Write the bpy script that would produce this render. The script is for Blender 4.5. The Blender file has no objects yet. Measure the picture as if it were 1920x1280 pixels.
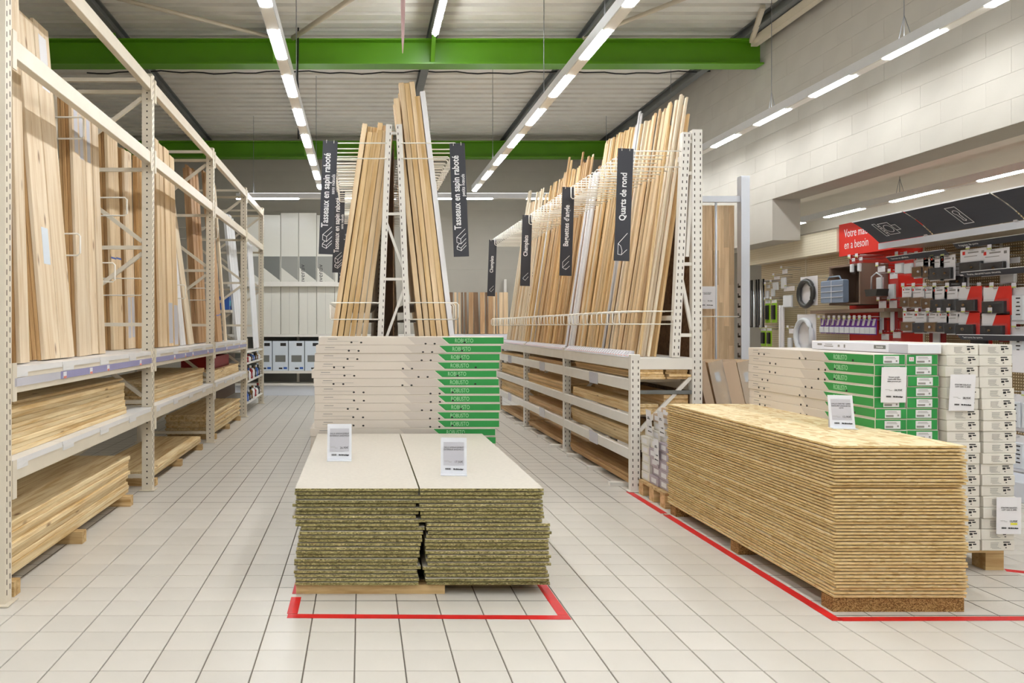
import bpy, math, random
from mathutils import Vector, Matrix
random.seed(7)
R = random.Random(11)
scene = bpy.context.scene
COL = scene.collection

# ---------------------------------------------------------------- camera
F = 1499.0                       # focal length in pixels of the 1920x1280 frame
CX, CY, CH = 678.0, 612.0, 1.35  # vanishing point and eye height
cam_d = bpy.data.cameras.new('camera')
cam_d.sensor_width = 36.0
cam_d.sensor_fit = 'HORIZONTAL'
cam_d.lens = F / 1920 * 36.0
cam_d.shift_x = (960 - CX) / 1920
cam_d.shift_y = -(640 - CY) / 1920
cam_d.clip_end = 100
cam = bpy.data.objects.new('camera', cam_d)
COL.objects.link(cam)
cam.location = (0, 0, CH)
cam.rotation_euler = (math.pi / 2, 0, 0)
scene.camera = cam

# ---------------------------------------------------------------- world, exposure
w = bpy.data.worlds.new('world'); scene.world = w
w.use_nodes = True
w.node_tree.nodes['Background'].inputs[0].default_value = (0.9, 0.95, 1, 1)
w.node_tree.nodes['Background'].inputs[1].default_value = 0.15
vs = scene.view_settings
vs.view_transform = 'Standard'; vs.look = 'None'; vs.gamma = 1.0
vs.use_curve_mapping = False
vs.exposure = -0.08
LED_STRENGTH = 84.0
scene.cycles.diffuse_bounces = 4

# ---------------------------------------------------------------- helpers
def srgb(r, g, b):
    f = lambda c: c / 12.92 if c <= 0.04045 else ((c + 0.055) / 1.055) ** 2.4
    return (f(r / 255), f(g / 255), f(b / 255), 1)

MATS = {}
def mat(name, col, rough=0.5, metal=0.0, var=0.0, noise=0.0, nscale=20.0, bump=0.0, alpha=None, emit=0.0, spec=0.5):
    m = bpy.data.materials.new(name); m.use_nodes = True
    nt = m.node_tree; b = nt.nodes['Principled BSDF']
    b.inputs['Roughness'].default_value = rough
    b.inputs['Metallic'].default_value = metal
    b.inputs['Specular IOR Level'].default_value = spec
    b.inputs['Base Color'].default_value = col
    N = nt.nodes.new; L = nt.links.new
    src = None
    if noise > 0 or bump > 0:
        tc = N('ShaderNodeTexCoord'); nz = N('ShaderNodeTexNoise')
        nz.inputs['Scale'].default_value = nscale; nz.inputs['Detail'].default_value = 4
        L(tc.outputs['Object'], nz.inputs['Vector'])
        if noise > 0:
            mr = N('ShaderNodeMapRange')
            mr.inputs[1].default_value = 0.3; mr.inputs[2].default_value = 0.7
            mr.inputs[3].default_value = 1 - noise; mr.inputs[4].default_value = 1 + noise * 0.5
            L(nz.outputs['Fac'], mr.inputs[0])
            src = mr.outputs[0]
        if bump > 0:
            bp = N('ShaderNodeBump'); bp.inputs['Strength'].default_value = bump
            bp.inputs['Distance'].default_value = 0.01
            L(nz.outputs['Fac'], bp.inputs['Height']); L(bp.outputs[0], b.inputs['Normal'])
    if var > 0:
        oi = N('ShaderNodeObjectInfo'); mv = N('ShaderNodeMapRange')
        mv.inputs[3].default_value = 1 - var; mv.inputs[4].default_value = 1 + var
        L(oi.outputs['Random'], mv.inputs[0])
        if src is None: src = mv.outputs[0]
        else:
            mm = N('ShaderNodeMath'); mm.operation = 'MULTIPLY'
            L(src, mm.inputs[0]); L(mv.outputs[0], mm.inputs[1]); src = mm.outputs[0]
    if src is not None:
        hs = N('ShaderNodeHueSaturation'); hs.inputs['Color'].default_value = col
        L(src, hs.inputs['Value']); L(hs.outputs[0], b.inputs['Base Color'])
    if alpha is not None:
        b.inputs['Alpha'].default_value = alpha
    if emit > 0:
        b.inputs['Emission Color'].default_value = col
        b.inputs['Emission Strength'].default_value = emit
    MATS[name] = m
    return m

def wood(name, light, dark, knots=0.0, grain=16.0, var=0.12, rough=0.6, contrast=0.5):
    """grain runs along local X"""
    m = bpy.data.materials.new(name); m.use_nodes = True
    nt = m.node_tree; b = nt.nodes['Principled BSDF']; b.inputs['Roughness'].default_value = rough
    b.inputs['Specular IOR Level'].default_value = 0.25
    N = nt.nodes.new; L = nt.links.new
    tc = N('ShaderNodeTexCoord'); oi = N('ShaderNodeObjectInfo')
    off = N('ShaderNodeVectorMath'); off.operation = 'SCALE'; off.inputs[0].default_value = (37.0, 91.0, 53.0)
    L(oi.outputs['Random'], off.inputs['Scale'])
    ad = N('ShaderNodeVectorMath'); ad.operation = 'ADD'
    L(tc.outputs['Object'], ad.inputs[0]); L(off.outputs[0], ad.inputs[1])
    mp = N('ShaderNodeMapping'); mp.inputs['Scale'].default_value = (0.9, grain, grain)
    L(ad.outputs[0], mp.inputs['Vector'])
    nz = N('ShaderNodeTexNoise'); nz.inputs['Scale'].default_value = 1.6; nz.inputs['Detail'].default_value = 6
    nz.inputs['Roughness'].default_value = 0.62; nz.inputs['Distortion'].default_value = 0.6
    L(mp.outputs[0], nz.inputs['Vector'])
    cr = N('ShaderNodeValToRGB')
    cr.color_ramp.elements[0].position = 0.5 - 0.32 * (1.2 - contrast); cr.color_ramp.elements[0].color = dark
    cr.color_ramp.elements[1].position = 0.5 + 0.18 * (1.2 - contrast); cr.color_ramp.elements[1].color = light
    L(nz.outputs['Fac'], cr.inputs[0])
    out = cr.outputs[0]
    if knots > 0:
        mk = N('ShaderNodeMapping'); mk.inputs['Scale'].default_value = (2.6, 7.5, 7.5)
        L(ad.outputs[0], mk.inputs['Vector'])
        vo = N('ShaderNodeTexVoronoi'); vo.inputs['Scale'].default_value = 1.0
        L(mk.outputs[0], vo.inputs['Vector'])
        kr = N('ShaderNodeValToRGB')
        kr.color_ramp.elements[0].position = 0.05; kr.color_ramp.elements[0].color = (1, 1, 1, 1)
        kr.color_ramp.elements[1].position = 0.13; kr.color_ramp.elements[1].color = (0, 0, 0, 1)
        L(vo.outputs['Distance'], kr.inputs[0])
        ml = N('ShaderNodeMath'); ml.operation = 'MULTIPLY'; ml.inputs[1].default_value = knots
        L(kr.outputs[0], ml.inputs[0])
        mx = N('ShaderNodeMix'); mx.data_type = 'RGBA'
        L(ml.outputs[0], mx.inputs['Factor']); L(out, mx.inputs['A'])
        mx.inputs['B'].default_value = srgb(122, 78, 42)
        out = mx.outputs['Result']
    hs = N('ShaderNodeHueSaturation'); L(out, hs.inputs['Color'])
    mv = N('ShaderNodeMapRange'); mv.inputs[3].default_value = 1 - var; mv.inputs[4].default_value = 1 + var * 0.7
    L(oi.outputs['Random'], mv.inputs[0]); L(mv.outputs[0], hs.inputs['Value'])
    L(hs.outputs[0], b.inputs['Base Color'])
    bp = N('ShaderNodeBump'); bp.inputs['Strength'].default_value = 0.12; bp.inputs['Distance'].default_value = 0.004
    L(nz.outputs['Fac'], bp.inputs['Height']); L(bp.outputs[0], b.inputs['Normal'])
    MATS[name] = m
    return m

def flake(name, ramp, scale, rough=0.7, var=0.06, mixn=0.5):
    m = bpy.data.materials.new(name); m.use_nodes = True
    nt = m.node_tree; b = nt.nodes['Principled BSDF']; b.inputs['Roughness'].default_value = rough
    b.inputs['Specular IOR Level'].default_value = 0.2
    N = nt.nodes.new; L = nt.links.new
    tc = N('ShaderNodeTexCoord'); oi = N('ShaderNodeObjectInfo')
    off = N('ShaderNodeVectorMath'); off.operation = 'SCALE'; off.inputs[0].default_value = (31.0, 77.0, 13.0)
    L(oi.outputs['Random'], off.inputs['Scale'])
    ad = N('ShaderNodeVectorMath'); ad.operation = 'ADD'
    L(tc.outputs['Object'], ad.inputs[0]); L(off.outputs[0], ad.inputs[1])
    mp = N('ShaderNodeMapping'); mp.inputs['Scale'].default_value = scale
    L(ad.outputs[0], mp.inputs['Vector'])
    n0 = N('ShaderNodeTexNoise'); n0.inputs['Scale'].default_value = 0.8; n0.inputs['Detail'].default_value = 2
    L(mp.outputs[0], n0.inputs['Vector'])
    ds = N('ShaderNodeVectorMath'); ds.operation = 'SCALE'; ds.inputs['Scale'].default_value = 0.9
    L(n0.outputs['Color'], ds.inputs[0])
    a2 = N('ShaderNodeVectorMath'); a2.operation = 'ADD'
    L(mp.outputs[0], a2.inputs[0]); L(ds.outputs[0], a2.inputs[1])
    vo = N('ShaderNodeTexVoronoi'); vo.inputs['Scale'].default_value = 1.0
    L(a2.outputs[0], vo.inputs['Vector'])
    sp = N('ShaderNodeSeparateColor'); L(vo.outputs['Color'], sp.inputs[0])
    cr = N('ShaderNodeValToRGB')
    els = cr.color_ramp.elements
    els[0].position = ramp[0][0]; els[0].color = ramp[0][1]
    els[1].position = ramp[-1][0]; els[1].color = ramp[-1][1]
    for p, c in ramp[1:-1]:
        e = els.new(p); e.color = c
    L(sp.outputs[0], cr.inputs[0])
    hs = N('ShaderNodeHueSaturation'); L(cr.outputs[0], hs.inputs['Color'])
    mv = N('ShaderNodeMapRange'); mv.inputs[3].default_value = 1 - var; mv.inputs[4].default_value = 1 + var
    L(oi.outputs['Random'], mv.inputs[0]); L(mv.outputs[0], hs.inputs['Value'])
    L(hs.outputs[0], b.inputs['Base Color'])
    bp = N('ShaderNodeBump'); bp.inputs['Strength'].default_value = 0.35; bp.inputs['Distance'].default_value = 0.003
    L(sp.outputs[1], bp.inputs['Height']); L(bp.outputs[0], b.inputs['Normal'])
    MATS[name] = m
    return m

def pegboard(name, base, hole, pitch=0.025, rad=0.22):
    m = bpy.data.materials.new(name); m.use_nodes = True
    nt = m.node_tree; b = nt.nodes['Principled BSDF']; b.inputs['Roughness'].default_value = 0.55
    N = nt.nodes.new; L = nt.links.new
    tc = N('ShaderNodeTexCoord')
    mp = N('ShaderNodeMapping'); mp.inputs['Scale'].default_value = (0, 1 / pitch, 1 / pitch)
    L(tc.outputs['Object'], mp.inputs['Vector'])
    fr = N('ShaderNodeVectorMath'); fr.operation = 'FRACTION'; L(mp.outputs[0], fr.inputs[0])
    sb = N('ShaderNodeVectorMath'); sb.operation = 'SUBTRACT'; sb.inputs[1].default_value = (0, 0.5, 0.5)
    L(fr.outputs[0], sb.inputs[0])
    ln = N('ShaderNodeVectorMath'); ln.operation = 'LENGTH'; L(sb.outputs[0], ln.inputs[0])
    lt = N('ShaderNodeMath'); lt.operation = 'LESS_THAN'; lt.inputs[1].default_value = rad
    L(ln.outputs['Value'], lt.inputs[0])
    mx = N('ShaderNodeMix'); mx.data_type = 'RGBA'
    L(lt.outputs[0], mx.inputs['Factor']); mx.inputs['A'].default_value = base; mx.inputs['B'].default_value = hole
    L(mx.outputs['Result'], b.inputs['Base Color'])
    MATS[name] = m
    return m

# --- object bookkeeping: world matrices are tracked so that children can be parented exactly
WM = {}
def link(name, data, M, parent=None):
    o = bpy.data.objects.new(name, data)
    COL.objects.link(o)
    WM[o.name] = M.copy()
    if parent is not None:
        o.parent = parent
        o.matrix_parent_inverse = WM[parent.name].inverted()
    o.matrix_basis = M
    return o

def tag(o, label=None, cat=None, group=None, kind=None):
    if label: o['label'] = label
    if cat: o['category'] = cat
    if group: o['group'] = group
    if kind: o['kind'] = kind
    return o

def T(x, y, z): return Matrix.Translation((x, y, z))
def frame(o, ax, ay, az):
    ax, ay, az = Vector(ax), Vector(ay), Vector(az)
    M = Matrix(((ax.x, ay.x, az.x, o[0]), (ax.y, ay.y, az.y, o[1]), (ax.z, ay.z, az.z, o[2]), (0, 0, 0, 1)))
    return M
def empty(name, loc, label, cat, group=None):
    o = link(name, None, T(*loc))
    o.empty_display_size = 0.1
    return tag(o, label, cat, group)

def nth(i):
    w = ['first', 'second', 'third', 'fourth', 'fifth', 'sixth', 'seventh', 'eighth', 'ninth', 'tenth', 'eleventh', 'twelfth']
    if i < len(w): return w[i]
    n = i + 1
    s = {1: 'st', 2: 'nd', 3: 'rd'}.get(n % 10 if n % 100 not in (11, 12, 13) else 0, 'th')
    return '%d%s' % (n, s)

class MB:
    def __init__(s): s.v = []; s.f = []; s.m = []; s.smooth = []
    def add(s, vs, fs, mi=0, sm=False):
        b = len(s.v); s.v += [tuple(p) for p in vs]
        for f in fs: s.f.append(tuple(b + i for i in f)); s.m.append(mi); s.smooth.append(sm)
        return s
    def box(s, c, d, mi=0, M=None):
        x, y, z = d[0] / 2, d[1] / 2, d[2] / 2
        vs = [Vector((sx * x, sy * y, sz * z)) for sz in (-1, 1) for sy in (-1, 1) for sx in (-1, 1)]
        if M is not None: vs = [M @ p for p in vs]
        vs = [p + Vector(c) for p in vs]
        return s.add(vs, [(0, 2, 3, 1), (4, 5, 7, 6), (0, 1, 5, 4), (2, 6, 7, 3), (0, 4, 6, 2), (1, 3, 7, 5)], mi)
    def box2(s, a, b, mi=0):
        return s.box([(a[i] + b[i]) / 2 for i in range(3)], [abs(b[i] - a[i]) for i in range(3)], mi)
    def cbox(s, c, d, ch, mi=0):
        """box with chamfered vertical-ish edges all round (24 verts)"""
        x, y, z = d[0] / 2, d[1] / 2, d[2] / 2
        vs = []
        for zz, k in ((-z, ch), (-z + ch, 0), (z - ch, 0), (z, ch)):
            vs += [(-x + k, -y + k, zz), (x - k, -y + k, zz), (x - k, y - k, zz), (-x + k, y - k, zz)]
        vs = [(p[0] + c[0], p[1] + c[1], p[2] + c[2]) for p in vs]
        fs = [(3, 2, 1, 0), (12, 13, 14, 15)]
        for l in range(3):
            for i in range(4):
                j = (i + 1) % 4
                fs.append((l * 4 + i, l * 4 + j, l * 4 + 4 + j, l * 4 + 4 + i))
        return s.add(vs, fs, mi)
    def bar(s, p, q, wd, ht, mi=0, up=(0, 0, 1)):
        p, q = Vector(p), Vector(q); d = (q - p); L = d.length; d.normalize()
        u = Vector(up)
        if abs(d.dot(u)) > 0.98: u = Vector((0, 1, 0))
        a = d.cross(u).normalized(); u = a.cross(d)
        M = Matrix((d, a, u)).transposed()
        return s.box((p + q) / 2, (L, wd, ht), mi, M)
    def tube(s, pts, r, n=6, mi=0, closed=False):
        pts = [Vector(p) for p in pts]; k = len(pts); vs = []
        for i, p in enumerate(pts):
            a = pts[i - 1] if (i > 0 or closed) else p
            b = pts[(i + 1) % k] if (i < k - 1 or closed) else p
            d = (b - a)
            if d.length < 1e-9: d = Vector((0, 0, 1))
            d.normalize()
            u = Vector((0, 0, 1)) if abs(d.z) < 0.9 else Vector((1, 0, 0))
            e1 = d.cross(u).normalized(); e2 = d.cross(e1)
            rr = r[i] if isinstance(r, (list, tuple)) else r
            for j in range(n):
                t = 2 * math.pi * j / n
                vs.append(p + (e1 * math.cos(t) + e2 * math.sin(t)) * rr)
        fs = []
        for i in range(k if closed else k - 1):
            i2 = (i + 1) % k
            for j in range(n):
                fs.append((i * n + j, i * n + (j + 1) % n, i2 * n + (j + 1) % n, i2 * n + j))
        if not closed:
            fs.append(tuple(range(n))); fs.append(tuple((k - 1) * n + j for j in reversed(range(n))))
        return s.add(vs, fs, mi, True)
    def prism(s, poly, axis, a, b, mi=0):
        """extrude a 2D polygon along axis 0/1/2; poly given in the two other axes in order"""
        n = len(poly)
        def P(p, t):
            l = list(p); l.insert(axis, t); return l
        vs = [P(p, a) for p in poly] + [P(p, b) for p in poly]
        fs = [tuple(range(n)), tuple(reversed(range(n, 2 * n)))]
        for i in range(n):
            j = (i + 1) % n
            fs.append((i, n + i, n + j, j))
        return s.add(vs, fs, mi)
    def mesh(s, name, mats):
        me = bpy.data.meshes.new(name)
        me.from_pydata(s.v, [], s.f)
        for m in mats: me.materials.append(MATS[m] if isinstance(m, str) else m)
        if len(mats) > 1: me.polygons.foreach_set('material_index', s.m)
        me.polygons.foreach_set('use_smooth', s.smooth)
        me.update()
        import bmesh
        bm = bmesh.new(); bm.from_mesh(me); bmesh.ops.recalc_face_normals(bm, faces=bm.faces); bm.to_mesh(me); bm.free()
        return me
    def build(s, name, mats, parent=None, M=None):
        if isinstance(mats, str): mats = [mats]
        return link(name, s.mesh(name, mats), M if M is not None else Matrix.Identity(4), parent)

MC = {}
def boxmesh(name, d, m, ch=0.0):
    k = (round(d[0], 4), round(d[1], 4), round(d[2], 4), m, round(ch, 4))
    if k not in MC:
        b = MB()
        if ch > 0: b.cbox((0, 0, 0), d, ch)
        else: b.box((0, 0, 0), d)
        MC[k] = b.mesh(name, [m])
    return MC[k]
def boxat(name, a, b, m, parent=None, ch=0.0):
    c = [(a[i] + b[i]) / 2 for i in range(3)]; d = [abs(b[i] - a[i]) for i in range(3)]
    return link(name, boxmesh(name, d, m, ch), T(*c), parent)

TC = {}
def textmesh(s, size, m, bold=0.0, align='CENTER'):
    k = (s, round(size, 4), m, round(bold, 4), align)
    if k not in TC:
        c = bpy.data.curves.new('t', 'FONT'); c.body = s; c.size = size; c.offset = bold
        c.align_x = align; c.align_y = 'CENTER'; c.resolution_u = 3; c.extrude = 0.0004
        o = bpy.data.objects.new('t', c); COL.objects.link(o)
        dg = bpy.context.evaluated_depsgraph_get()
        me = bpy.data.meshes.new_from_object(o.evaluated_get(dg))
        bpy.data.objects.remove(o); bpy.data.curves.remove(c)
        me.materials.clear(); me.materials.append(MATS[m]); me.name = 'lettering'
        TC[k] = me
    return TC[k]
def text(parent, s, size, m, o, right, up, bold=0.0, align='CENTER', name='lettering', cond=1.0):
    right = Vector(right).normalized(); up = Vector(up).normalized()
    return link(name, textmesh(s, size, m, bold, align), frame(o, right * cond, up, right.cross(up)), parent)

def flatmesh(rects, m, thick=0.0006):
    """print: rectangles/polygons (x, y, w, h) in a plane, local XY, slightly raised"""
    b = MB()
    for r in rects:
        if len(r) == 4 and not isinstance(r[0], tuple):
            b.box((r[0], r[1], 0), (r[2], r[3], thick))
        else:
            b.prism(list(r), 2, -thick / 2, thick / 2)
    return b.mesh('print', [m])

# ---------------------------------------------------------------- materials
mat('cream_paint', srgb(228, 217, 197), 0.42, noise=0.05, nscale=6)
mat('white_paint', srgb(234, 230, 222), 0.4, noise=0.04, nscale=6)
mat('cool_white_paint', srgb(222, 226, 234), 0.4)
mat('deck_white', srgb(236, 234, 232), 0.35, noise=0.05, nscale=4)
mat('slot_shade', srgb(62, 54, 44), 0.9)  # dark colour stands in for the shade inside punched holes
mat('tile', srgb(217, 211, 201), 0.33, var=0.035, noise=0.04, nscale=3.0, spec=0.4)
mat('grout', srgb(122, 114, 104), 0.9)
mat('wall_paint', srgb(186, 181, 170), 0.75, noise=0.05, nscale=2.5, bump=0.15)
mat('wall_shadow_paint', srgb(206, 198, 184), 0.8, noise=0.05, nscale=2.5, bump=0.15)
mat('cornice_paint', srgb(232, 226, 212), 0.7, noise=0.03, nscale=2)
mat('deck_steel', srgb(228, 224, 214), 0.5, noise=0.06, nscale=3)
mat('purlin', srgb(112, 114, 112), 0.6, noise=0.1, nscale=5)
mat('green_beam', srgb(92, 152, 14), 0.42, noise=0.06, nscale=3)
mat('beige_steel', srgb(205, 194, 172), 0.5, noise=0.05, nscale=5)
mat('led', (0.94, 0.97, 1.0, 1), 0.5, emit=LED_STRENGTH)
mat('added_uplight_glow', (0.94, 0.97, 1.0, 1), 0.5, emit=LED_STRENGTH * 0.08)  # faint upward glow added to brighten the roof deck
mat('led_cover', srgb(240, 236, 228), 0.35)
mat('lamp_housing', srgb(228, 230, 233), 0.35, noise=0.02)
mat('black_cable', srgb(28, 28, 28), 0.6)
mat('grey_wire', srgb(150, 152, 155), 0.4, metal=0.6)
mat('red_tape', srgb(214, 22, 28), 0.45, noise=0.12, nscale=14)
mat('pink', srgb(226, 190, 192), 0.5)
wood('pine', srgb(232, 210, 176), srgb(204, 172, 128), knots=0.75)
wood('pine_pale', srgb(240, 221, 193), srgb(218, 190, 152), knots=0.75, contrast=0.7)
wood('pine_clear', srgb(237, 213, 176), srgb(211, 177, 130), var=0.14)
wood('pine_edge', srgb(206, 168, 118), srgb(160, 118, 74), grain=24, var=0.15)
wood('batten_pale', srgb(240, 227, 204), srgb(222, 200, 166), var=0.1)
wood('batten_yellow', srgb(234, 205, 158), srgb(206, 167, 110), var=0.2, contrast=0.65)
wood('batten_brown', srgb(210, 178, 134), srgb(172, 134, 90), var=0.16, contrast=0.6)
wood('lumber', srgb(238, 216, 172), srgb(206, 170, 114), knots=0.85, var=0.2, contrast=0.75)
wood('larch', srgb(204, 166, 124), srgb(160, 118, 80), var=0.14)
wood('dark_panel', srgb(132, 104, 78), srgb(90, 66, 46), var=0.15)
wood('oak_stave', srgb(236, 208, 170), srgb(204, 170, 130), var=0.22, grain=12)
wood('pallet_wood', srgb(220, 190, 140), srgb(182, 144, 92), knots=0.4, var=0.15, contrast=0.7)
mat('grey_batten', srgb(188, 186, 186), 0.5, var=0.1)
mat('white_profile', srgb(240, 240, 242), 0.4, var=0.04)
flake('osb', [(0, srgb(206, 172, 120)), (0.25, srgb(226, 200, 152)), (0.6, srgb(236, 216, 172)), (1, srgb(242, 226, 190))], (19, 34, 420))
flake('osb_edge', [(0, srgb(184, 148, 92)), (0.15, srgb(210, 178, 120)), (0.7, srgb(222, 192, 136)), (1, srgb(230, 204, 152))], (45, 45, 200), var=0.05)
flake('particle', [(0, srgb(88, 58, 28)), (0.4, srgb(140, 102, 58)), (1, srgb(190, 152, 98))], (240, 240, 330))
flake('chip_edge', [(0, srgb(84, 76, 40)), (0.35, srgb(136, 127, 78)), (0.75, srgb(166, 156, 104)), (1, srgb(206, 194, 144))], (120, 120, 300), var=0.16)
mat('chip_face', srgb(212, 204, 191), 0.6, noise=0.05, nscale=60)
mat('carton', srgb(222, 212, 200), 0.55, var=0.03)
mat('carton_grey', srgb(208, 198, 188), 0.55)
mat('carton_green', srgb(42, 148, 70), 0.42, var=0.03)
mat('carton_white', srgb(230, 225, 214), 0.5, var=0.035)
mat('carton_bluewhite', srgb(236, 236, 242), 0.45)
mat('carton_mauve', srgb(186, 172, 180), 0.5, var=0.08)
mat('carton_brown', srgb(206, 180, 152), 0.6, var=0.08)
mat('print_mint', srgb(176, 226, 180), 0.5)
mat('print_black', srgb(34, 32, 32), 0.5)
mat('print_grey', srgb(150, 146, 142), 0.5)
mat('print_white', srgb(244, 244, 244), 0.5)
mat('paper', srgb(238, 236, 238), 0.55)
mat('paper_grey', srgb(198, 197, 204), 0.5)
mat('acrylic', srgb(232, 234, 240), 0.2)
mat('sign_black', srgb(52, 53, 60), 0.5)
mat('sign_blue', srgb(44, 54, 84), 0.5)
mat('wire_white', srgb(246, 242, 232), 0.4)
mat('rail_lilac', srgb(160, 156, 196), 0.25)
mat('rail_clear', srgb(204, 202, 210), 0.25)
mat('ticket', srgb(226, 224, 232), 0.5)
mat('ticket_red', srgb(218, 128, 112), 0.5)
mat('film', srgb(232, 228, 222), 0.12, alpha=0.32)
mat('blue_strap', srgb(66, 104, 190), 0.4)
mat('panel_white', srgb(226, 224, 214), 0.25, var=0.04)
mat('photo_grey', srgb(120, 122, 118), 0.3)
mat('photo_mid', srgb(150, 150, 144), 0.3)
mat('photo_dark', srgb(60, 60, 58), 0.3)
mat('box_blue', srgb(222, 231, 240), 0.4)
mat('store_red', srgb(226, 44, 30), 0.5)
mat('deep_red', srgb(150, 22, 26), 0.5)
pegboard('peg_beige', srgb(206, 190, 158), srgb(96, 80, 58))
pegboard('peg_bright', srgb(150, 126, 88), srgb(240, 226, 190), rad=0.27)
pegboard('peg_cream', srgb(240, 232, 208), srgb(206, 196, 168), pitch=0.03, rad=0.18)
mat('dark_plastic', srgb(30, 28, 29), 0.35)
mat('bronze', srgb(126, 96, 58), 0.3, metal=0.7)
mat('silver', srgb(200, 202, 206), 0.28, metal=0.8)
mat('blister', srgb(214, 218, 226), 0.08, alpha=0.05)
mat('purple', srgb(112, 52, 168), 0.45)
mat('lime', srgb(150, 200, 40), 0.45)
mat('yellow_green', srgb(196, 206, 110), 0.5)
mat('brown_box', srgb(132, 110, 94), 0.55)
mat('brown_dark', srgb(62, 46, 40), 0.6)
mat('bluegrey_plastic', srgb(134, 150, 172), 0.3)
mat('pale_plastic', srgb(224, 228, 232), 0.3)
mat('yellow', srgb(232, 226, 60), 0.5)
mat('bottle_blue', srgb(50, 96, 180), 0.3)
mat('aqua', srgb(90, 190, 210), 0.3)

# ---------------------------------------------------------------- lamps (the store's LED lines)
ZL = 3.6
def strip_light(x, y0, y1, z, label, first=None, pitch=1.1, lit=0.66, alongx=False, wd=0.1, up=True):
    n = max(1, int(round((y1 - y0) / pitch)))
    c = (0 if alongx else x, 0, z)
    def V(a, b):  # along, across
        return (a, b) if alongx else (b, a)
    ex, ey = V(y0, x)
    root = empty('strip_light', (ex, ey, z), label, 'strip light', 'suspended strip lights')
    a0, a1 = V(y0, x - wd / 2), V(y1, x + wd / 2)
    boxat('housing', (a0[0], a0[1], z), (a1[0], a1[1], z + 0.085), 'lamp_housing', root)
    p, q = V(y0 + 0.05, x - wd / 2 + 0.02), V(y1 - 0.05, x + wd / 2 - 0.02)
    if up: boxat('added_uplight', (p[0], p[1], z + 0.0852), (q[0], q[1], z + 0.09), 'added_uplight_glow', root)  # added glowing strip on the housing, lifts the ceiling
    t = y0
    while t < y1 - 0.05:
        e = min(t + lit, y1)
        p, q = V(t, x - wd / 2 + 0.022), V(e, x + wd / 2 - 0.022)
        boxat('diffuser', (p[0], p[1], z - 0.012), (q[0], q[1], z), 'led', root)
        if e + 0.04 < y1:
            p, q = V(e, x - wd / 2 + 0.006), V(min(t + pitch, y1), x + wd / 2 - 0.006)
            boxat('cover', (p[0], p[1], z - 0.008), (q[0], q[1], z), 'led_cover', root)
        t += pitch
    return root
lampL = strip_light(-0.67, -3.85, 13.05, ZL, 'long strip light hanging over the aisle beside the tall pine planks')
lampM = strip_light(1.87, -3.85, 13.25, ZL, 'long strip light hanging above the leaning batten rack')
lampR = strip_light(4.41, -3.85, 13.25, ZL, 'long strip light hanging close to the block wall')
lampO = strip_light(-3.2, -3.85, 3.5, ZL, 'unseen strip light added to illuminate the plank rack side')  # out-of-view row, added to illuminate the left side
lampC = strip_light(14.05, -2.2, 4.6, ZL, 'crosswise strip light hanging before the rear wall', alongx=True, pitch=1.7, lit=1.1)
lampX = strip_light(7.0, -3.85, 14.0, 3.0, 'strip light under the low cream ceiling beyond the wall', pitch=1.5, lit=0.9, up=False)
def wires(root, x, ys, z, top):
    for y in ys:
        b = MB()
        b.tube([(x, y, z + 0.088), (x, y, z + 0.3), (x, y, top)], 0.004, 4)
        b.tube([(x - 0.03, y - 0.12, z + 0.086), (x, y, z + 0.28), (x + 0.03, y + 0.12, z + 0.086)], 0.003, 4)
        b.build('suspension_wire', 'grey_wire', root)
wires(lampL, -0.67, (1.0, 4.6, 8.2, 11.8), ZL, 5.047)
wires(lampM, 1.87, (1.0, 4.6, 6.15, 8.2, 11.4), ZL, 5.047)
wires(lampR, 4.41, (1.0, 4.6, 6.5, 8.6, 11.4), ZL, 5.047)
wires(lampX, 7.0, (5.5, 8.2, 10.4, 13.0), 3.0, 3.297)
wires(lampO, -3.2, (0.5, 3.0), ZL, 5.047)
for x in (-1.9, 1.2, 4.3): wires(lampC, x, (14.05,), ZL, 5.047)

# ---------------------------------------------------------------- structure
YB, XL, XR, ZC = 16.2, -4.6, 5.0, 5.05
XF, Y0 = 9.0, -4.0
floor = boxat('floor', (XL, Y0, -0.1), (XF, YB, -0.004), 'grout'); tag(floor, 'cream square floor tiles with dark joints across the shop', kind='structure')
# 20 cm tiles
tg = 0.1945
tm = MB(); tm.cbox((0, 0, -0.003), (tg, tg, 0.012), 0.0015); tile_me = tm.mesh('tile', ['tile'])
cand = []
x = -1.028 - 0.2 * 18
cols = [x + 0.1 + 0.2 * i for i in range(68)]
rows = [3.329 - 0.2 * 36 + 0.1 + 0.2 * j for j in range(100)]
for yy in rows:
    for xx in cols:
        if xx - 0.1 < XL or xx + 0.1 > XF or yy - 0.1 < Y0 or yy + 0.1 > YB: continue
        d = yy
        inview = False
        if d > 2.9:
            px = CX + F * xx / d; py = CY + F * CH / d
            inview = -40 < px < 1960 and py < 1320
            if -0.45 < xx < 1.0 and 4.0 < yy < 6.6: inview = False
            if 2.2 < xx < 3.6 and 3.8 < yy < 5.9: inview = False
            if xx < -1.85: inview = False
        cand.append((0 if inview else 1, d if d > 2.9 else 99 - d, xx, yy))
cand.sort()
rest = MB()
for i, (k, d, xx, yy) in enumerate(cand):
    if i < 290 and k == 0:
        link('tile', tile_me, T(xx, yy, 0), floor)
    else:
        h = tg / 2
        rest.add([(xx - h, yy - h, 0.003), (xx + h, yy - h, 0.003), (xx + h, yy + h, 0.003), (xx - h, yy + h, 0.003)], [(0, 1, 2, 3)])
tag(rest.build('tile_field', 'tile', floor), kind='stuff')

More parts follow.
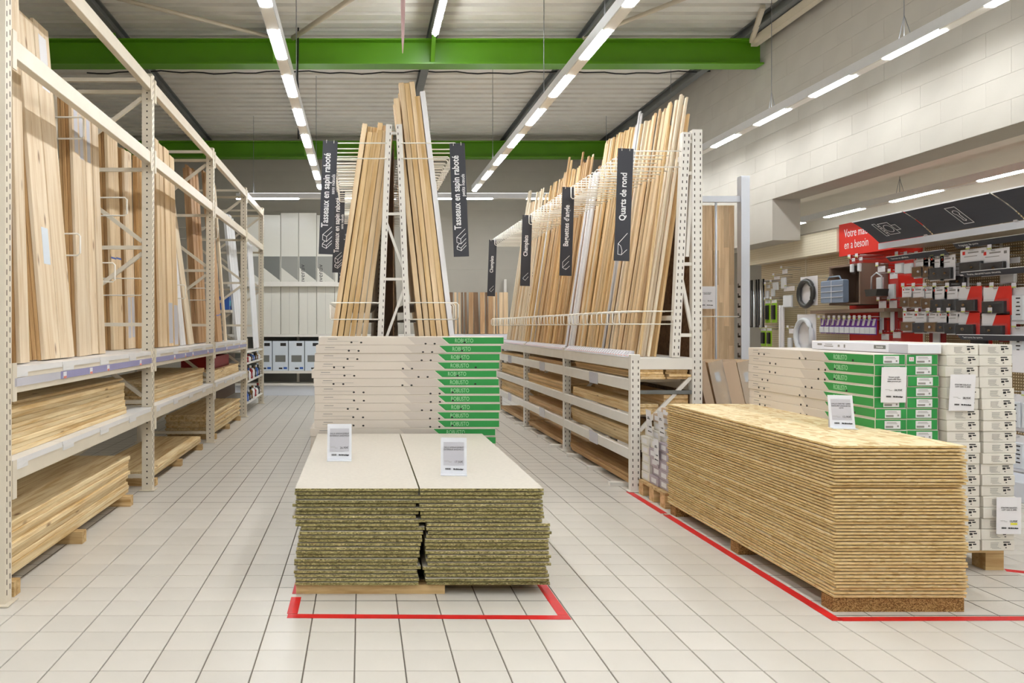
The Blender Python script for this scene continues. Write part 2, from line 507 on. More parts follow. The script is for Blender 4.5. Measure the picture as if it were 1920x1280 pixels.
# walls with block courses
def wall(name, a, b, m='wall_paint'):
    return tag(boxat(name, a, b, m), kind='structure')
wr = wall('wall_right', (5.0, Y0, 2.9), (5.34, 9.73, ZC + 0.3))
wr2 = wall('wall_right_rear', (5.0, 9.73, 2.4), (5.34, YB, ZC + 0.3))
wb = wall('wall_back', (XL - 0.2, YB, -0.1), (XF + 0.2, YB + 0.2, ZC + 0.3))
wall('wall_left', (XL - 0.2, Y0, -0.1), (XL, YB, ZC + 0.3))
wall('wall_front', (XL - 0.2, Y0 - 0.2, -0.1), (XF + 0.2, Y0, ZC + 0.3))
wall('wall_far_right', (XF, Y0, -0.1), (XF + 0.2, YB, 3.5))
bl = MB(); bl.cbox((0, 0, 0), (0.012, 0.4985, 0.1985), 0.0012); blk_y = bl.mesh('block', ['wall_paint'])
bl = MB(); bl.cbox((0, 0, 0), (0.4985, 0.012, 0.1985), 0.0012); blk_x = bl.mesh('block', ['wall_paint'])
nb = 0
for c in range(11):
    z = 3.0 + 0.2 * c
    y = 5.4 + (0.25 if c % 2 else 0)
    while y < 15.9 and z < 5.05:
        link('block', blk_y, T(5.0 + 0.004 - R.uniform(0, 0.0012), y, z), wr if y < 9.73 else wr2); y += 0.5
for c in range(14):
    z = 2.6 + 0.2 * c
    if z > 5.3: break
    x = -2.6 + (0.25 if c % 2 else 0)
    while x < 4.9:
        link('block', blk_x, T(x, YB + 0.004 - R.uniform(0, 0.0012), z), wb); x += 0.5
# low ceiling beyond the wall, downstand beams
tag(boxat('ceiling_low', (5.34, Y0, 3.3), (XF, YB, 3.4), 'cornice_paint'), kind='structure')
tag(boxat('trim_1', (5.75, Y0, 3.05), (6.05, YB, 3.3), 'cornice_paint'), kind='structure')
tag(boxat('trim_2', (7.9, Y0, 3.0), (8.2, YB, 3.3), 'cornice_paint'), kind='structure')
# corrugated roof deck, ribs run along X
prof = []
y = Y0
while y < YB:
    prof += [(y, ZC), (y + 0.15, ZC), (y + 0.17, ZC + 0.08), (y + 0.23, ZC + 0.08)]; y += 0.25
prof = [p for p in prof if p[0] <= YB + 0.01]
dk = MB()
vs = [(XL, p[0], p[1]) for p in prof] + [(XR + 0.02, p[0], p[1]) for p in prof]
n = len(prof)
dk.add(vs, [(i, i + 1, n + i + 1, n + i) for i in range(n - 1)])
vs2 = [(XL, Y0, ZC + 0.3), (XR + 0.3, Y0, ZC + 0.3), (XR + 0.3, YB, ZC + 0.3), (XL, YB, ZC + 0.3)]
dk.add(vs2, [(0, 1, 2, 3)])
tag(dk.build('ceiling', 'deck_steel'), kind='structure')
def ibeam_y(name, x, y0, y1, ztop, h, wd, m, label, cat='roof beam', group=None):
    b = MB(); t = 0.014
    b.box2((x - wd / 2, y0, ztop - t), (x + wd / 2, y1, ztop)); b.box2((x - wd / 2, y0, ztop - h), (x + wd / 2, y1, ztop - h + t))
    b.box2((x - t / 2, y0, ztop - h + t), (x + t / 2, y1, ztop - t))
    return tag(b.build(name, m), label, cat, group)
pl = ['grey roof purlin over the cream plank rack', 'grey roof purlin above the aisle strip light',
      'grey roof purlin carrying the short ceiling tube', 'grey roof purlin above the leaning battens', 'grey roof purlin running along the block wall']
for x, l in zip((-3.02, -1.07, 0.88, 2.8, 4.78), pl):
    ibeam_y('roof_purlin', x, Y0 + 0.1, YB - 0.05, ZC - 0.002, 0.13, 0.11, 'purlin', l, 'purlin', 'roof purlins')
def green_beam(y, zb, h, x0, x1, label):
    root = empty('green_roof_beam', (0, y, zb), label, 'roof beam', 'green roof beams')
    boxat('bottom_flange', (x0, y - 0.11, zb), (x1, y + 0.11, zb + 0.02), 'green_beam', root)
    boxat('top_flange', (x0, y - 0.11, zb + h - 0.02), (x1, y + 0.11, zb + h), 'green_beam', root)
    boxat('web', (x0, y - 0.008, zb + 0.02), (x1, y + 0.008, zb + h - 0.02), 'green_beam', root)
    for x in (-3.02, -1.07, 0.88, 2.8):
        b = MB(); b.bar((x, y - 0.1, zb + 0.03), (x, y - 0.28, ZC - 0.13), 0.05, 0.02)
        b.build('knee_brace', 'green_beam', root)
    return root
green_beam(10.0, 4.6, 0.315, XL + 0.02, 4.98, 'bright green roof beam crossing the hall in the foreground')
green_beam(15.45, 4.6, 0.315, XL + 0.02, 4.98, 'bright green roof beam just before the rear wall')
def pole(name, p, q, r, m, label, cat):
    b = MB(); b.tube([p, q], r, 8); return tag(b.build(name, m), label, cat)
pole('bracing_tube', (-0.85, 9.9, 4.92), (0.05, 8.6, 4.98), 0.032, 'beige_steel', 'beige diagonal bracing tube rising from beside the aisle strip light', 'bracing')
pole('bracing_tube', (-1.15, 9.86, 4.93), (-2.9, 8.7, 4.98), 0.025, 'beige_steel', 'thin beige bracing tube running towards the plank rack', 'bracing')
pole('bracing_tube', (2.75, 9.9, 4.92), (3.6, 8.8, 4.98), 0.028, 'beige_steel', 'beige diagonal bracing tube beside the middle strip light', 'bracing')
b = MB(); b.bar((4.84, 9.86, 4.85), (4.84, 3.0, 4.85), 0.08, 0.1); b.bar((4.80, 9.84, 4.86), (4.62, 9.2, 5.03), 0.05, 0.05)
tag(b.build('beige_wall_rail', 'beige_steel'), 'beige steel rail with strut along the top of block wall', 'rail')
# ceiling tube lamp on the purlin
root = empty('ceiling_tube_lamp', (0.88, 8.9, 4.86), 'short ceiling tube lamp under the purlin before the green beam', 'lamp')
boxat('housing', (0.84, 8.3, 4.85), (0.92, 9.6, 4.92), 'lamp_housing', root)
b = MB(); b.tube([(0.88, 8.35, 4.83), (0.88, 9.55, 4.83)], 0.017, 8); b.build('tube', 'led', root)
# cables
def cable(pts, label, r=0.008):
    b = MB(); b.tube(pts, r, 5); return tag(b.build('cable', 'black_cable'), label, 'cable')
cable([(-0.78, 9.85, 5.03), (-0.79, 9.85, 4.4), (-0.77, 9.85, 4.1), (-0.78, 9.85, 3.66)], 'black cable hanging beside the aisle strip light', 0.011)
pts = []
for i in range(60):
    x = -3.9 + i * 0.15
    pts.append((x, 11.35, 4.98 - 0.02 * math.sin(i * 0.9) ** 2 - 0.03 * (math.sin((x + 1) * 1.64) ** 2)))
cable(pts, 'black cable strung across the roof deck behind the green beam', 0.01)
b = MB(); n = 10
b.tube([(0.308, 6.0, 3.4), (0.31, 6.0, 3.55), (0.311, 6.0, 3.9), (0.311, 6.0, 4.5), (0.311, 6.0, 5.04)], [0.003, 0.012, 0.02, 0.024, 0.026], 8)
tag(b.build('hanging_spike', 'pink'), 'pale pink tapering spike hanging from the ceiling', 'hanging ornament')

# ---------------------------------------------------------------- red floor tape
def tape(p, q, label, wd=0.05):
    p, q = Vector((p[0], p[1], 0.0041)), Vector((q[0], q[1], 0.0041))
    b = MB(); b.bar(p, q, wd, 0.0012); return tag(b.build('floor_tape', 'red_tape'), label, 'tape', 'red floor tape')
tape((-0.345, 3.72), (0.965, 3.70), 'red tape strip across the front of the chipboard pallet')
tape((0.94, 3.73), (0.94, 6.2), 'red tape strip beside the chipboard stack on the rack side')
tape((-0.325, 3.75), (-0.325, 3.98), 'short red tape corner piece beside the chipboard pallet')
tape((-0.325, 4.03), (-0.325, 6.2), 'red tape strip beside the chipboard stack on the plank side')
tape((2.18, 3.66), (2.18, 5.72), 'red tape strip along the foot of the OSB stack')
tape((2.18, 5.76), (2.18, 6.52), 'red tape strip beside the pallet of small cartons')
tape((2.2, 3.68), (4.2, 3.70), 'red tape strip across the front of the OSB stack')
tape((3.56, 4.42), (4.3, 4.05), 'slanting red tape strip beside the white carton pallet')

# ---------------------------------------------------------------- sheet stacks
def tongue_mesh(L, W, TH, ins, mats, low=0.24):
    """sheet with a recessed lower edge (tongue and groove); face material on slot 0, edge on slot 1"""
    k = ('t', round(L, 3), round(W, 3), round(TH, 4), tuple(mats))
    if k not in MC:
        b = MB()
        zl = TH * low
        b.box((0, 0, zl / 2), (L, W, TH - zl), 1)
        b.box((0, 0, -TH / 2 + zl / 2), (L - 2 * ins, W - 2 * ins, zl), 1)
        for i in range(len(b.f)):
            zs = {round(b.v[j][2], 5) for j in b.f[i]}
            if len(zs) == 1 and list(zs)[0] == round(TH / 2, 5): b.m[i] = 0
        MC[k] = b.mesh('sheet', mats)
    return MC[k]
# OSB stack
n = 46; th = 0.01565; z0 = 0.068
sag = 0
for i in range(n):
    j = n - 1 - i
    jx, jy = R.gauss(0, 0.0035), R.gauss(0, 0.004)
    if i < 26: jx += 0.004
    me = tongue_mesh(2.05, 0.625, th, 0.03, ['osb', 'osb_edge'], 0.36)
    M = frame((2.535 + jx, 4.79 + jy, z0 + th * (i + 0.5)), (0, 1, 0), (-1, 0, 0), (0, 0, 1))
    o = link('osb_board', me, M)
    tag(o, ('topmost pale OSB board of the tall stack with a price stand' if j == 0 else 'OSB board, %s from the top of the tall OSB stack' % nth(j)), 'board', 'OSB boards in the stack')
for y0, y1, l in ((3.775, 3.87, 'dark particle board bearer under the front end of OSB stack'), (4.72, 4.82, 'particle board bearer under the middle of OSB stack'), (5.66, 5.76, 'particle board bearer under the far end of OSB stack')):
    o = boxat('bearer', (2.225, y0, 0.0035), (2.845, y1, 0.0675), 'particle'); tag(o, l, 'bearer')
# chipboard stacks
n = 25; th = 0.0196; zc = 0.05
for side in (0, 1):
    for i in range(n):
        j = n - 1 - i
        jx, jy = R.gauss(0, 0.005), R.gauss(0, 0.005)
        xc = -0.02 if side == 0 else 0.602
        if side == 0: xc += -0.004 if i > 14 else (0.012 if i > 10 else (0.004 if i > 6 else -0.004))
        else: xc += 0.0 if i > 15 else 0.03
        if j == 0: xc = -0.024 if side == 0 else 0.602; jx = 0; jy = -0.005
        me = tongue_mesh(2.05, 0.618, th, 0.03, ['chip_face', 'chip_edge'], 0.3)
        M = frame((xc + jx, 5.03 + jy, zc + th * (i + 0.5)), (0, 1, 0), (-1, 0, 0), (0, 0, 1))
        o = link('chipboard', me, M)
        nm = 'green-edged chipboard stack nearer the pine planks' if side == 0 else 'green-edged chipboard stack nearer the right-hand racks'
        tag(o, ('topmost sheet of the ' if j == 0 else '%s sheet from the top, ' % nth(j)) + nm, 'board', 'chipboards stack A' if side == 0 else 'chipboards stack B')
o = boxat('bearer', (-0.33, 4.03, 0.0035), (0.42, 4.11, 0.0495), 'pallet_wood'); tag(o, 'pale timber bearer under the front of the chipboard stacks', 'bearer')
o = boxat('bearer', (0.42, 4.16, 0.0035), (0.78, 4.24, 0.0495), 'pallet_wood'); tag(o, 'shorter timber bearer set back under the chipboard', 'bearer')
o = boxat('bearer', (-0.3, 5.0, 0.0035), (0.88, 5.08, 0.0495), 'pallet_wood'); tag(o, 'timber bearer under the middle of the chipboard stacks', 'bearer')
o = boxat('bearer', (-0.3, 5.9, 0.0035), (0.88, 5.98, 0.0495), 'pallet_wood'); tag(o, 'timber bearer under the far end of chipboard stacks', 'bearer')

# ---------------------------------------------------------------- pallets
def pallet(x0, x1, y0, y1, h, label, alongx=True):
    root = empty('pallet', ((x0 + x1) / 2, (y0 + y1) / 2, 0.0035), label, 'pallet')
    b0 = 0.0035
    k = 5
    for i in range(k):
        if alongx:
            yy = y0 + (y1 - y0 - 0.1) * i / (k - 1)
            boxat('plank', (x0, yy, h - 0.02), (x1, yy + 0.1, h), 'pallet_wood', root)
        else:
            xx = x0 + (x1 - x0 - 0.1) * i / (k - 1)
            boxat('plank', (xx, y0, h - 0.02), (xx + 0.1, y1, h), 'pallet_wood', root)
    for i in range(3):
        for j in range(3):
            xx = x0 + (x1 - x0 - 0.1) * i / 2; yy = y0 + (y1 - y0 - 0.1) * j / 2
            boxat('block', (xx, yy, b0), (xx + 0.1, yy + 0.1, h - 0.02), 'pallet_wood', root)
    return root
pallet(2.86, 3.55, 4.42, 5.85, 0.12, 'timber pallet under the white cartons behind the OSB stack', True)
pallet(2.24, 2.83, 5.9, 6.46, 0.12, 'timber pallet under the small wrapped cartons', False)
pallet(-0.3, 0.98, 6.12, 6.52, 0.09, 'timber pallet under the wide green and white cartons', True)

# ---------------------------------------------------------------- ROBUSTO cartons
def carton_prints(L, H):
    """meshes for the long face: local XY plane, X along the carton from -L/2 to L/2"""
    g = flatmesh([((L * 0.165, H * 0.40), (L * 0.498, H * 0.40), (L * 0.498, -H * 0.36), (L * 0.205, -H * 0.36))], 'carton_green')
    d = flatmesh([((L * -0.02, H * 0.42), (L * 0.16, H * 0.42), (L * 0.20, -H * 0.42), (L * 0.02, -H * 0.42))], 'carton_grey', 0.0004)
    k = flatmesh([(-L * 0.425, H * 0.2, L * 0.05, H * 0.07), (-L * 0.37, -H * 0.06, L * 0.17, H * 0.03)], 'print_grey')
    return g, d, k
def dots(n):
    res = []
    for v in range(4):
        b = MB()
        for (px, py) in ((-0.56 + v * 0.05, -0.012), (-0.485 + v * 0.05, -0.013), (-0.03 + 0.07 * v, -0.022), (0.04 + 0.07 * v, -0.022), (0.53 - 0.06 * v, -0.012)):
            b.prism([(px + 0.009 * math.cos(a * math.pi / 4), py + 0.007 * math.sin(a * math.pi / 4)) for a in range(8)], 2, -0.0004, 0.0006)
        res.append(b.mesh('print', ['print_black']))
    return res
DOTS = dots(4)
def robusto(c, L, W, H, ax, face, label, group, v, faces=('long',)):
    """ax: unit vector along carton (reading direction), face: outward normal of the printed long face"""
    ax, face = Vector(ax), Vector(face); up = Vector((0, 0, 1))
    me = boxmesh('carton', (L, W, H - 0.0008), 'carton', 0.0022)
    o = link('laminate_carton', me, frame(c, ax, -face, up))
    tag(o, label, 'carton', group)
    if 'long' in faces:
        k = ('rp', round(L, 3), round(H, 3))
        if k not in MC: MC[k] = carton_prints(L, H)
        g, d, kk = MC[k]
        p = Vector(c) + face * (W / 2 + 0.0006)
        M = frame(p, ax, up, face)
        link('green_print', g, M, o); link('grey_print', d, M, o); link('small_print', kk, M, o)
        link('icon_print', DOTS[v % 4], frame(p + face * 0.0008, ax, up, face), o)
        text(o, 'ROBUSTO', H * 0.68, 'print_mint', p + ax * (L * 0.285) + face * 0.0009, ax, up, cond=0.72)
    if 'end' in faces:
        e = Vector(c) + ax * (L / 2 + 0.0006)
        r = Vector((1, 0, 0)) if abs(ax.y) > 0.5 else face
        k = ('re', round(W, 3), round(H, 3))
        if k not in MC:
            MC[k] = (flatmesh([(0, 0, W * 0.97, H * 0.9)], 'carton_green'), flatmesh([(W * 0.05, -H * 0.02, W * 0.5, H * 0.72)], 'paper'),
                     flatmesh([(W * 0.02, H * 0.2, W * 0.3, H * 0.05), (W * 0.03, H * 0.08, W * 0.34, H * 0.04), (-W * 0.05, -H * 0.2, W * 0.24, H * 0.18), (W * 0.22, -H * 0.14, W * 0.05, H * 0.16)], 'print_grey'))
        ME = MC[k]; nrm = r.cross(up)
        link('green_end', ME[0], frame(e, r, up, nrm), o)
        link('label_sticker', ME[1], frame(e + nrm * 0.0008, r, up, nrm), o)
        link('label_print', ME[2], frame(e + nrm * 0.0014, r, up, nrm), o)
    return o
H = 0.0639; nl = 18
offs = [0.030, 0.010, 0.0, -0.004, -0.024, -0.008, -0.002, 0.0, 0.002, -0.006, -0.004]
for row in (0, 1):
    for i in range(nl):
        j = nl - 1 - i
        dx = offs[j] if j < len(offs) else (-0.035 if j % 2 else -0.03)
        z = 0.092 + H * (i + 0.5)
        zt = z + 0.0
        y = 6.15 + 0.0875 + row * 0.178
        lab = ('green and white ROBUSTO carton, %s from the top of the wide front row' % nth(j)) if row == 0 else ('ROBUSTO carton in the rear row, %s from the top behind chipboard' % nth(j))
        robusto((0.352 + dx, y + R.gauss(0, 0.002), zt + 0.03), 1.425, 0.175, H, (1, 0, 0), (0, -1, 0), lab, 'ROBUSTO cartons facing the camera', R.randrange(4), ('long',) if row == 0 else ())
boxat('pad_board', (-0.32, 6.14, 0.0905), (1.03, 6.50, 0.1215), 'pallet_wood'); tag(bpy.data.objects['pad_board'], 'wooden pad board between pallet and wide ROBUSTO cartons', 'board')
H2 = 0.0598; nl2 = 18
for c in (0, 1):
    for i in range(nl2):
        j = nl2 - 1 - i
        x = 2.917 + 0.178 * c + R.gauss(0, 0.0015)
        lab = 'ROBUSTO carton end %s from the top, %s' % (nth(j), 'column beside the OSB board stack' if c == 0 else 'column beside the white laminate cartons')
        robusto((x, 5.13 + R.gauss(0, 0.004), 0.1215 + H2 * (i + 0.5)), 1.43, 0.174, H2, (0, -1, 0), (-1, 0, 0), lab, 'ROBUSTO cartons seen end-on', R.randrange(4), ('long', 'end') if (c == 0 and j < 8) else (('end',) if j < 12 else ()))
st_ = [o for o in bpy.data.objects if o.get('label', '').startswith('ROBUSTO carton end first from the top, column beside the white')][0]
link('number_sticker', flatmesh([(0, 0, 0.026, 0.024)], 'paper'), frame((3.035, 4.4125, 1.17), (1, 0, 0), (0, 0, 1), (0, -1, 0)), st_)
for q in (-0.005, 0.005): text(st_, '1', 0.02, 'store_red', (3.035 + q, 4.4115, 1.17), (1, 0, 0), (0, 0, 1), name='digit')
# long white carton on top
root = boxat('white_carton', (3.02, 4.40, 1.2), (3.19, 5.36, 1.252), 'carton_bluewhite', ch=0.003)
tag(root, 'long bluish white carton lying on top of ROBUSTO cartons', 'carton')
fr = (0, -1, 0); upz = (0, 0, 1)
link('grey_print', flatmesh([(0, 0, 0.16, 0.05)], 'paper_grey'), frame((3.0195, 4.50, 1.226), fr, upz, (-1, 0, 0)), root)
link('logo_panel', flatmesh([(0, 0, 0.105, 0.022)], 'photo_grey'), frame((3.0194, 4.66, 1.231), fr, upz, (-1, 0, 0)), root)
text(root, 'inventiv', 0.02, 'print_white', (3.0188, 4.66, 1.231), fr, upz)
link('print', flatmesh([(-0.05, 0.006, 0.05, 0.012), (0.05, 0.008, 0.08, 0.004), (0.05, -0.004, 0.1, 0.006), (0.16, 0, 0.02, 0.014), (0.22, 0, 0.015, 0.02)], 'print_grey'), frame((3.0195, 5.22, 1.228), fr, upz, (-1, 0, 0)), root)

# white laminate cartons, end-on
H3 = 0.0595
k = flatmesh([(-0.03, 0.014, 0.045, 0.002), (-0.032, 0.008, 0.04, 0.002), (-0.032, 0.002, 0.042, 0.002), (-0.034, -0.004, 0.036, 0.002), (-0.03, -0.010, 0.046, 0.002), (-0.02, -0.016, 0.05, 0.002)], 'print_grey')
k2 = flatmesh([(0.035, 0.018, 0.036, 0.006), (0.027, 0.004, 0.016, 0.012), (0.05, 0.007, 0.018, 0.007), (0.032, -0.012, 0.008, 0.005)], 'print_black')
for c in (0, 1):
    for i in range(19):
        j = 18 - i
        x = 3.292 + 0.185 * c + R.gauss(0, 0.0018)
        if c == 1 and j >= 4: x += 0.012 + 0.005 * math.sin(j)
        if c == 0 and j > 6: x += 0.004
        yc = 4.38 + 0.65 + R.gauss(0, 0.004)
        me = boxmesh('carton', (0.178, 1.3, H3 - 0.001), 'carton_white', 0.003)
        o = link('white_carton', me, T(x, yc, 0.1215 + H3 * (i + 0.5)))
        tag(o, 'white carton end, %s from the top, %s' % (nth(j), 'column touching the green carton ends' if c == 0 else 'outer column nearest the hardware wall'), 'carton', 'white laminate cartons')
        M = frame((x + 0.01, yc - 0.6506, 0.1215 + H3 * (i + 0.5)), (1, 0, 0), (0, 0, 1), (0, -1, 0))
        link('print', k, M, o); link('black_print', k2, M, o)

# ---------------------------------------------------------------- small wrapped cartons on the pallet by the rack
cols_ = [(5.93, 9, 'near', 0.0), (6.115, 8, 'middle', 0.0), (6.30, 6, 'far', 0.0)]
for yy, cnt, nm, dx in cols_:
    z = 0.1215
    for i in range(cnt):
        h = 0.07 if i < 6 else 0.064
        m = 'carton_mauve' if (i < 4 or (nm == 'near' and i < 5)) else ('carton_brown' if i > 6 else 'carton_white')
        if nm == 'far': m = 'carton_white'
        o = link('small_carton', boxmesh('carton', (0.55, 0.172, h - 0.001), m, 0.003), T(2.545 + R.gauss(0, 0.006) + (0.02 if i > 4 else 0), yy + 0.09, z + h / 2))
        tag(o, 'small wrapped carton, %s from the bottom of the %s pile beside rack post' % (nth(i), nm), 'carton', 'small cartons beside rack')
        bx = WM[o.name].translation.x - 0.275
        link('label_sticker', flatmesh([(0.0, 0, 0.1, 0.036)], 'paper'), frame((bx - 0.0006, yy + 0.09, z + h / 2), (0, -1, 0), (0, 0, 1), (-1, 0, 0)), o)
        z += h

# ---------------------------------------------------------------- price stands and price sheets
def notice(parent, c, right, up, w_, h_, title, price, small=True, grey=True, yellow=False, tm='paper_grey'):
    right, up = Vector(right).normalized(), Vector(up).normalized(); n_ = right.cross(up)
    c = Vector(c)
    if grey: link('grey_field', flatmesh([(0, h_ * 0.06, w_ * 0.82, h_ * 0.66)], tm), frame(c + n_ * 0.0012, right, up, n_), parent)
    for q, line in enumerate(title):
        text(parent, line, h_ * 0.058, 'print_black', c + up * h_ * (0.24 - 0.065 * q) + n_ * 0.002, right, up, cond=0.92)
    text(parent, price, h_ * 0.085, 'print_black', c + up * (-h_ * 0.17) + right * w_ * 0.2 + n_ * 0.002, right, up)
    if yellow: link('yellow_mark', flatmesh([(w_ * 0.22, -h_ * 0.245, w_ * 0.3, h_ * 0.06)], 'yellow'), frame(c + n_ * 0.0016, right, up, n_), parent)
    text(parent, 'Mr.Bricolage', h_ * 0.058, 'print_black', c + up * (-h_ * 0.375) + right * w_ * 0.19 + n_ * 0.002, right, up, bold=0.0006)
    link('barcode', flatmesh([(-w_ * 0.32 + q * w_ * 0.024, -h_ * 0.37, w_ * (0.012 if q % 3 else 0.018), h_ * 0.05) for q in range(9)], 'print_black'), frame(c + n_ * 0.0016, right, up, n_), parent)
    link('small_print', flatmesh([(-w_ * 0.28, -h_ * 0.15, w_ * 0.2, h_ * 0.008), (-w_ * 0.14, -h_ * 0.175, w_ * 0.12, h_ * 0.008)], 'print_grey'), frame(c + n_ * 0.0016, right, up, n_), parent)
def stand(px, z, y, yaw, w_, h_, title, price, label, lean=12):
    a = math.radians(yaw); l = math.radians(lean)
    right = Vector((math.cos(a), math.sin(a), 0)); back = Vector((-math.sin(a), math.cos(a), 0))
    up = (Vector((0, 0, 1)) * math.cos(l) + back * math.sin(l)); n_ = right.cross(up)
    b = MB()
    base = Vector((0, 0, 0))
    Mx = Matrix((right, up, n_)).transposed()
    b.box(up * (h_ / 2), (w_, h_, 0.004), 0, Mx)
    foot = Matrix((right, back, Vector((0, 0, 1)))).transposed()
    b.box(Vector((0, 0, 0.002)) - back * 0.012, (w_, 0.075, 0.004), 0, foot)
    b.box(back * (h_ * 0.40) * math.sin(l) + back * 0.03 + Vector((0, 0, h_ * 0.4)), (w_ * 0.9, 0.004, h_ * 0.8), 0, Matrix((right, Vector((0,0,1)).cross(right), Vector((0, 0, 1)))).transposed())
    o = b.build('price_stand', 'acrylic', None, T(px, y, z)); tag(o, label, 'price stand', 'price stands')
    notice(o, Vector((px, y, z)) + up * (h_ / 2) + n_ * 0.0026, right, up, w_ * 0.96, h_ * 0.96, title, price)
zt = 0.05 + 25 * 0.0196 + 0.0005
stand(-0.135, zt, 4.85, 0, 0.148, 0.218, ['DALLE AMENAGEMENT', 'EXTERIEUR SANDWICH'], '26,90€', 'white price stand on the chipboard nearer the pine planks')
stand(0.505, zt, 4.38, -6, 0.142, 0.20, ['DALLE AMENAGEMENT', 'EXTERIEUR SANDWICH'], '17,50€', 'white price stand on the chipboard nearer the racks')
stand(2.66, 0.068 + 46 * 0.01565 + 0.0005, 4.42, -14, 0.125, 0.185, ['DALLE OSB3 BD 16MM', 'RAINURE LANGUETTE', '16MM'], '12,90€', 'white price stand on the OSB stack', lean=16)
def sheet(c, right, up, w_, h_, title, price, label, yellow=False, curl=0.0):
    right, up = Vector(right).normalized(), Vector(up).normalized(); n_ = right.cross(up); c = Vector(c)
    b = MB(); k = 8
    vs = []
    for i in range(k + 1):
        t = i / k - 0.5
        off = curl * math.sin((t + 0.5) * math.pi * 1.2)
        for s in (-1, 1): vs.append(right * (s * w_ / 2) + up * (t * h_) + n_ * (off + 0.001))
        for s in (-1, 1): vs.append(right * (s * w_ / 2) + up * (t * h_) + n_ * off)
    fs = []
    for i in range(k):
        a, b_ = i * 4, i * 4 + 4
        fs += [(a, a + 1, b_ + 1, b_), (a + 3, a + 2, b_ + 2, b_ + 3), (a, b_, b_ + 2, a + 2), (a + 1, a + 3, b_ + 3, b_ + 1)]
    b.add(vs, fs)
    o = b.build('price_sheet', 'paper', None, T(*c)); tag(o, label, 'price sheet', 'price sheets')
    notice(o, c + n_ * (0.0012 + curl), right, up, w_ * 0.9, h_ * 0.9, title, price, yellow=yellow, grey=False)
    return o
X_, Zv, Yn = (1, 0, 0), (0, 0, 1), (0, -1, 0)
sheet((2.925, 4.395, 1.03), X_, (0.03, 0, 1), 0.138, 0.195, ['Parquet stratifié', 'contre-collé 12mm', 'chêne premium gris'], '34,95€', 'price sheet hanging on the green carton ends')
sheet((3.275, 4.36, 0.99), X_, (0.06, 0, 1), 0.138, 0.198, ['STRATIFIE SOLUCLIC', 'LOFT GRIS CL 8MM'], '28,95€', 'price sheet hanging high on the white cartons')
sheet((3.525, 4.355, 0.32), X_, (0.01, 0, 1), 0.135, 0.2, ['STRATIFIE SOLUCLIC', 'LOFT GRIS CL 8MM'], '12,95€', 'price sheet with yellow mark low on the white cartons', yellow=True)
sheet((2.245, 5.99, 0.62), Yn, (-0.1, 0, 1), 0.11, 0.19, ['PARQUET', 'CHENE 14MM'], '45,90€', 'curled price sheet on the near pile of small cartons')
sheet((2.245, 6.24, 0.60), Yn, (-0.08, 0, 1), 0.11, 0.2, ['PARQUET', 'CHENE 12MM'], '39,90€', 'curled price sheet on the far pile of small cartons')
sheet((2.245, 6.09, 0.40), Yn, (-0.03, 0, 1), 0.1, 0.19, ['PARQUET', 'CHENE 10MM'], '32,90€', 'lower price sheet between the piles of small cartons')

# ---------------------------------------------------------------- left plank rack
XFRT, XREAR = -1.716, -2.56
FY = [3.85, 6.55, 9.26, 11.9, 13.95]
rack = empty('plank_rack', (XFRT - 0.3, 8.9, 0), 'tall cream pallet rack holding standing pine planks along the aisle', 'rack')
ZTOP = 3.42
pm = MB(); pm.cbox((0, 0, ZTOP / 2), (0.085, 0.07, ZTOP), 0.004); pm.box((0, 0, 0.006), (0.13, 0.12, 0.006))
post_me = pm.mesh('post', ['cream_paint'])
sl = MB()
z = 0.06
while z < ZTOP - 0.03:
    pts = [(0.007 * math.cos(a * math.pi / 4), z + 0.007 * math.sin(a * math.pi / 4)) for a in range(8)]
    sl.prism(pts, 1, -0.0352, -0.0345)
    sl.box((0.0426, -0.018, z), (0.0008, 0.007, 0.026)); sl.box((0.0426, 0.016, z + 0.02), (0.0008, 0.007, 0.026))
    z += 0.05
slot_me = sl.mesh('slot_shade_row', ['slot_shade'])  # raised dark marks paint the shaded post holes
BRZ = [0.12, 0.73, 1.367, 2.0, 2.64, 3.28]
for y in FY:
    for xx in (XFRT - 0.0425, XREAR):
        p = link('post', post_me, T(xx, y + 0.035, 0.0035), rack)
        if xx > -2: tag(link('slot_shade_row', slot_me, T(xx, y + 0.035, 0.0035), p), kind='stuff')
    for i, z in enumerate(BRZ + [3.38]):
        b = MB(); b.bar((XREAR + 0.04, y + 0.035, z), (XFRT - 0.09, y + 0.035, z), 0.03, 0.03); b.build('brace', 'cream_paint', rack)
    for i in range(len(BRZ) - 1):
        a, c = BRZ[i] + 0.05, BRZ[i + 1] - 0.05
        if i % 2 == 1: a, c = c, a       # rear end / front end heights alternate
        b = MB(); b.bar((XREAR + 0.04, y + 0.035, a), (XFRT - 0.09, y + 0.035, c), 0.03, 0.032); b.build('brace', 'cream_paint', rack)
def rbeam(y0, y1, z0, z1, xf=XFRT, par=rack, m='cream_paint', thick=0.05, nm='beam'):
    return boxat(nm, (xf - thick, y0, z0), (xf, y1, z1), m, par, 0.003)
for i in range(4):
    y0, y1 = FY[i] + 0.072, FY[i + 1] - 0.002
    rbeam(y0, y1, 2.68, 2.775)
    rbeam(y0, y1, 3.28, 3.375)
    for s, yy in ((0, y0), (1, y1 - 0.006)):
        for zz in (2.62, 3.2, 0.98, 0.5):
            boxat('beam_connector', (XFRT, yy, zz), (XFRT + 0.006, yy + 0.045 if s == 0 else yy - 0.045, zz + 0.19), 'cream_paint', rack)
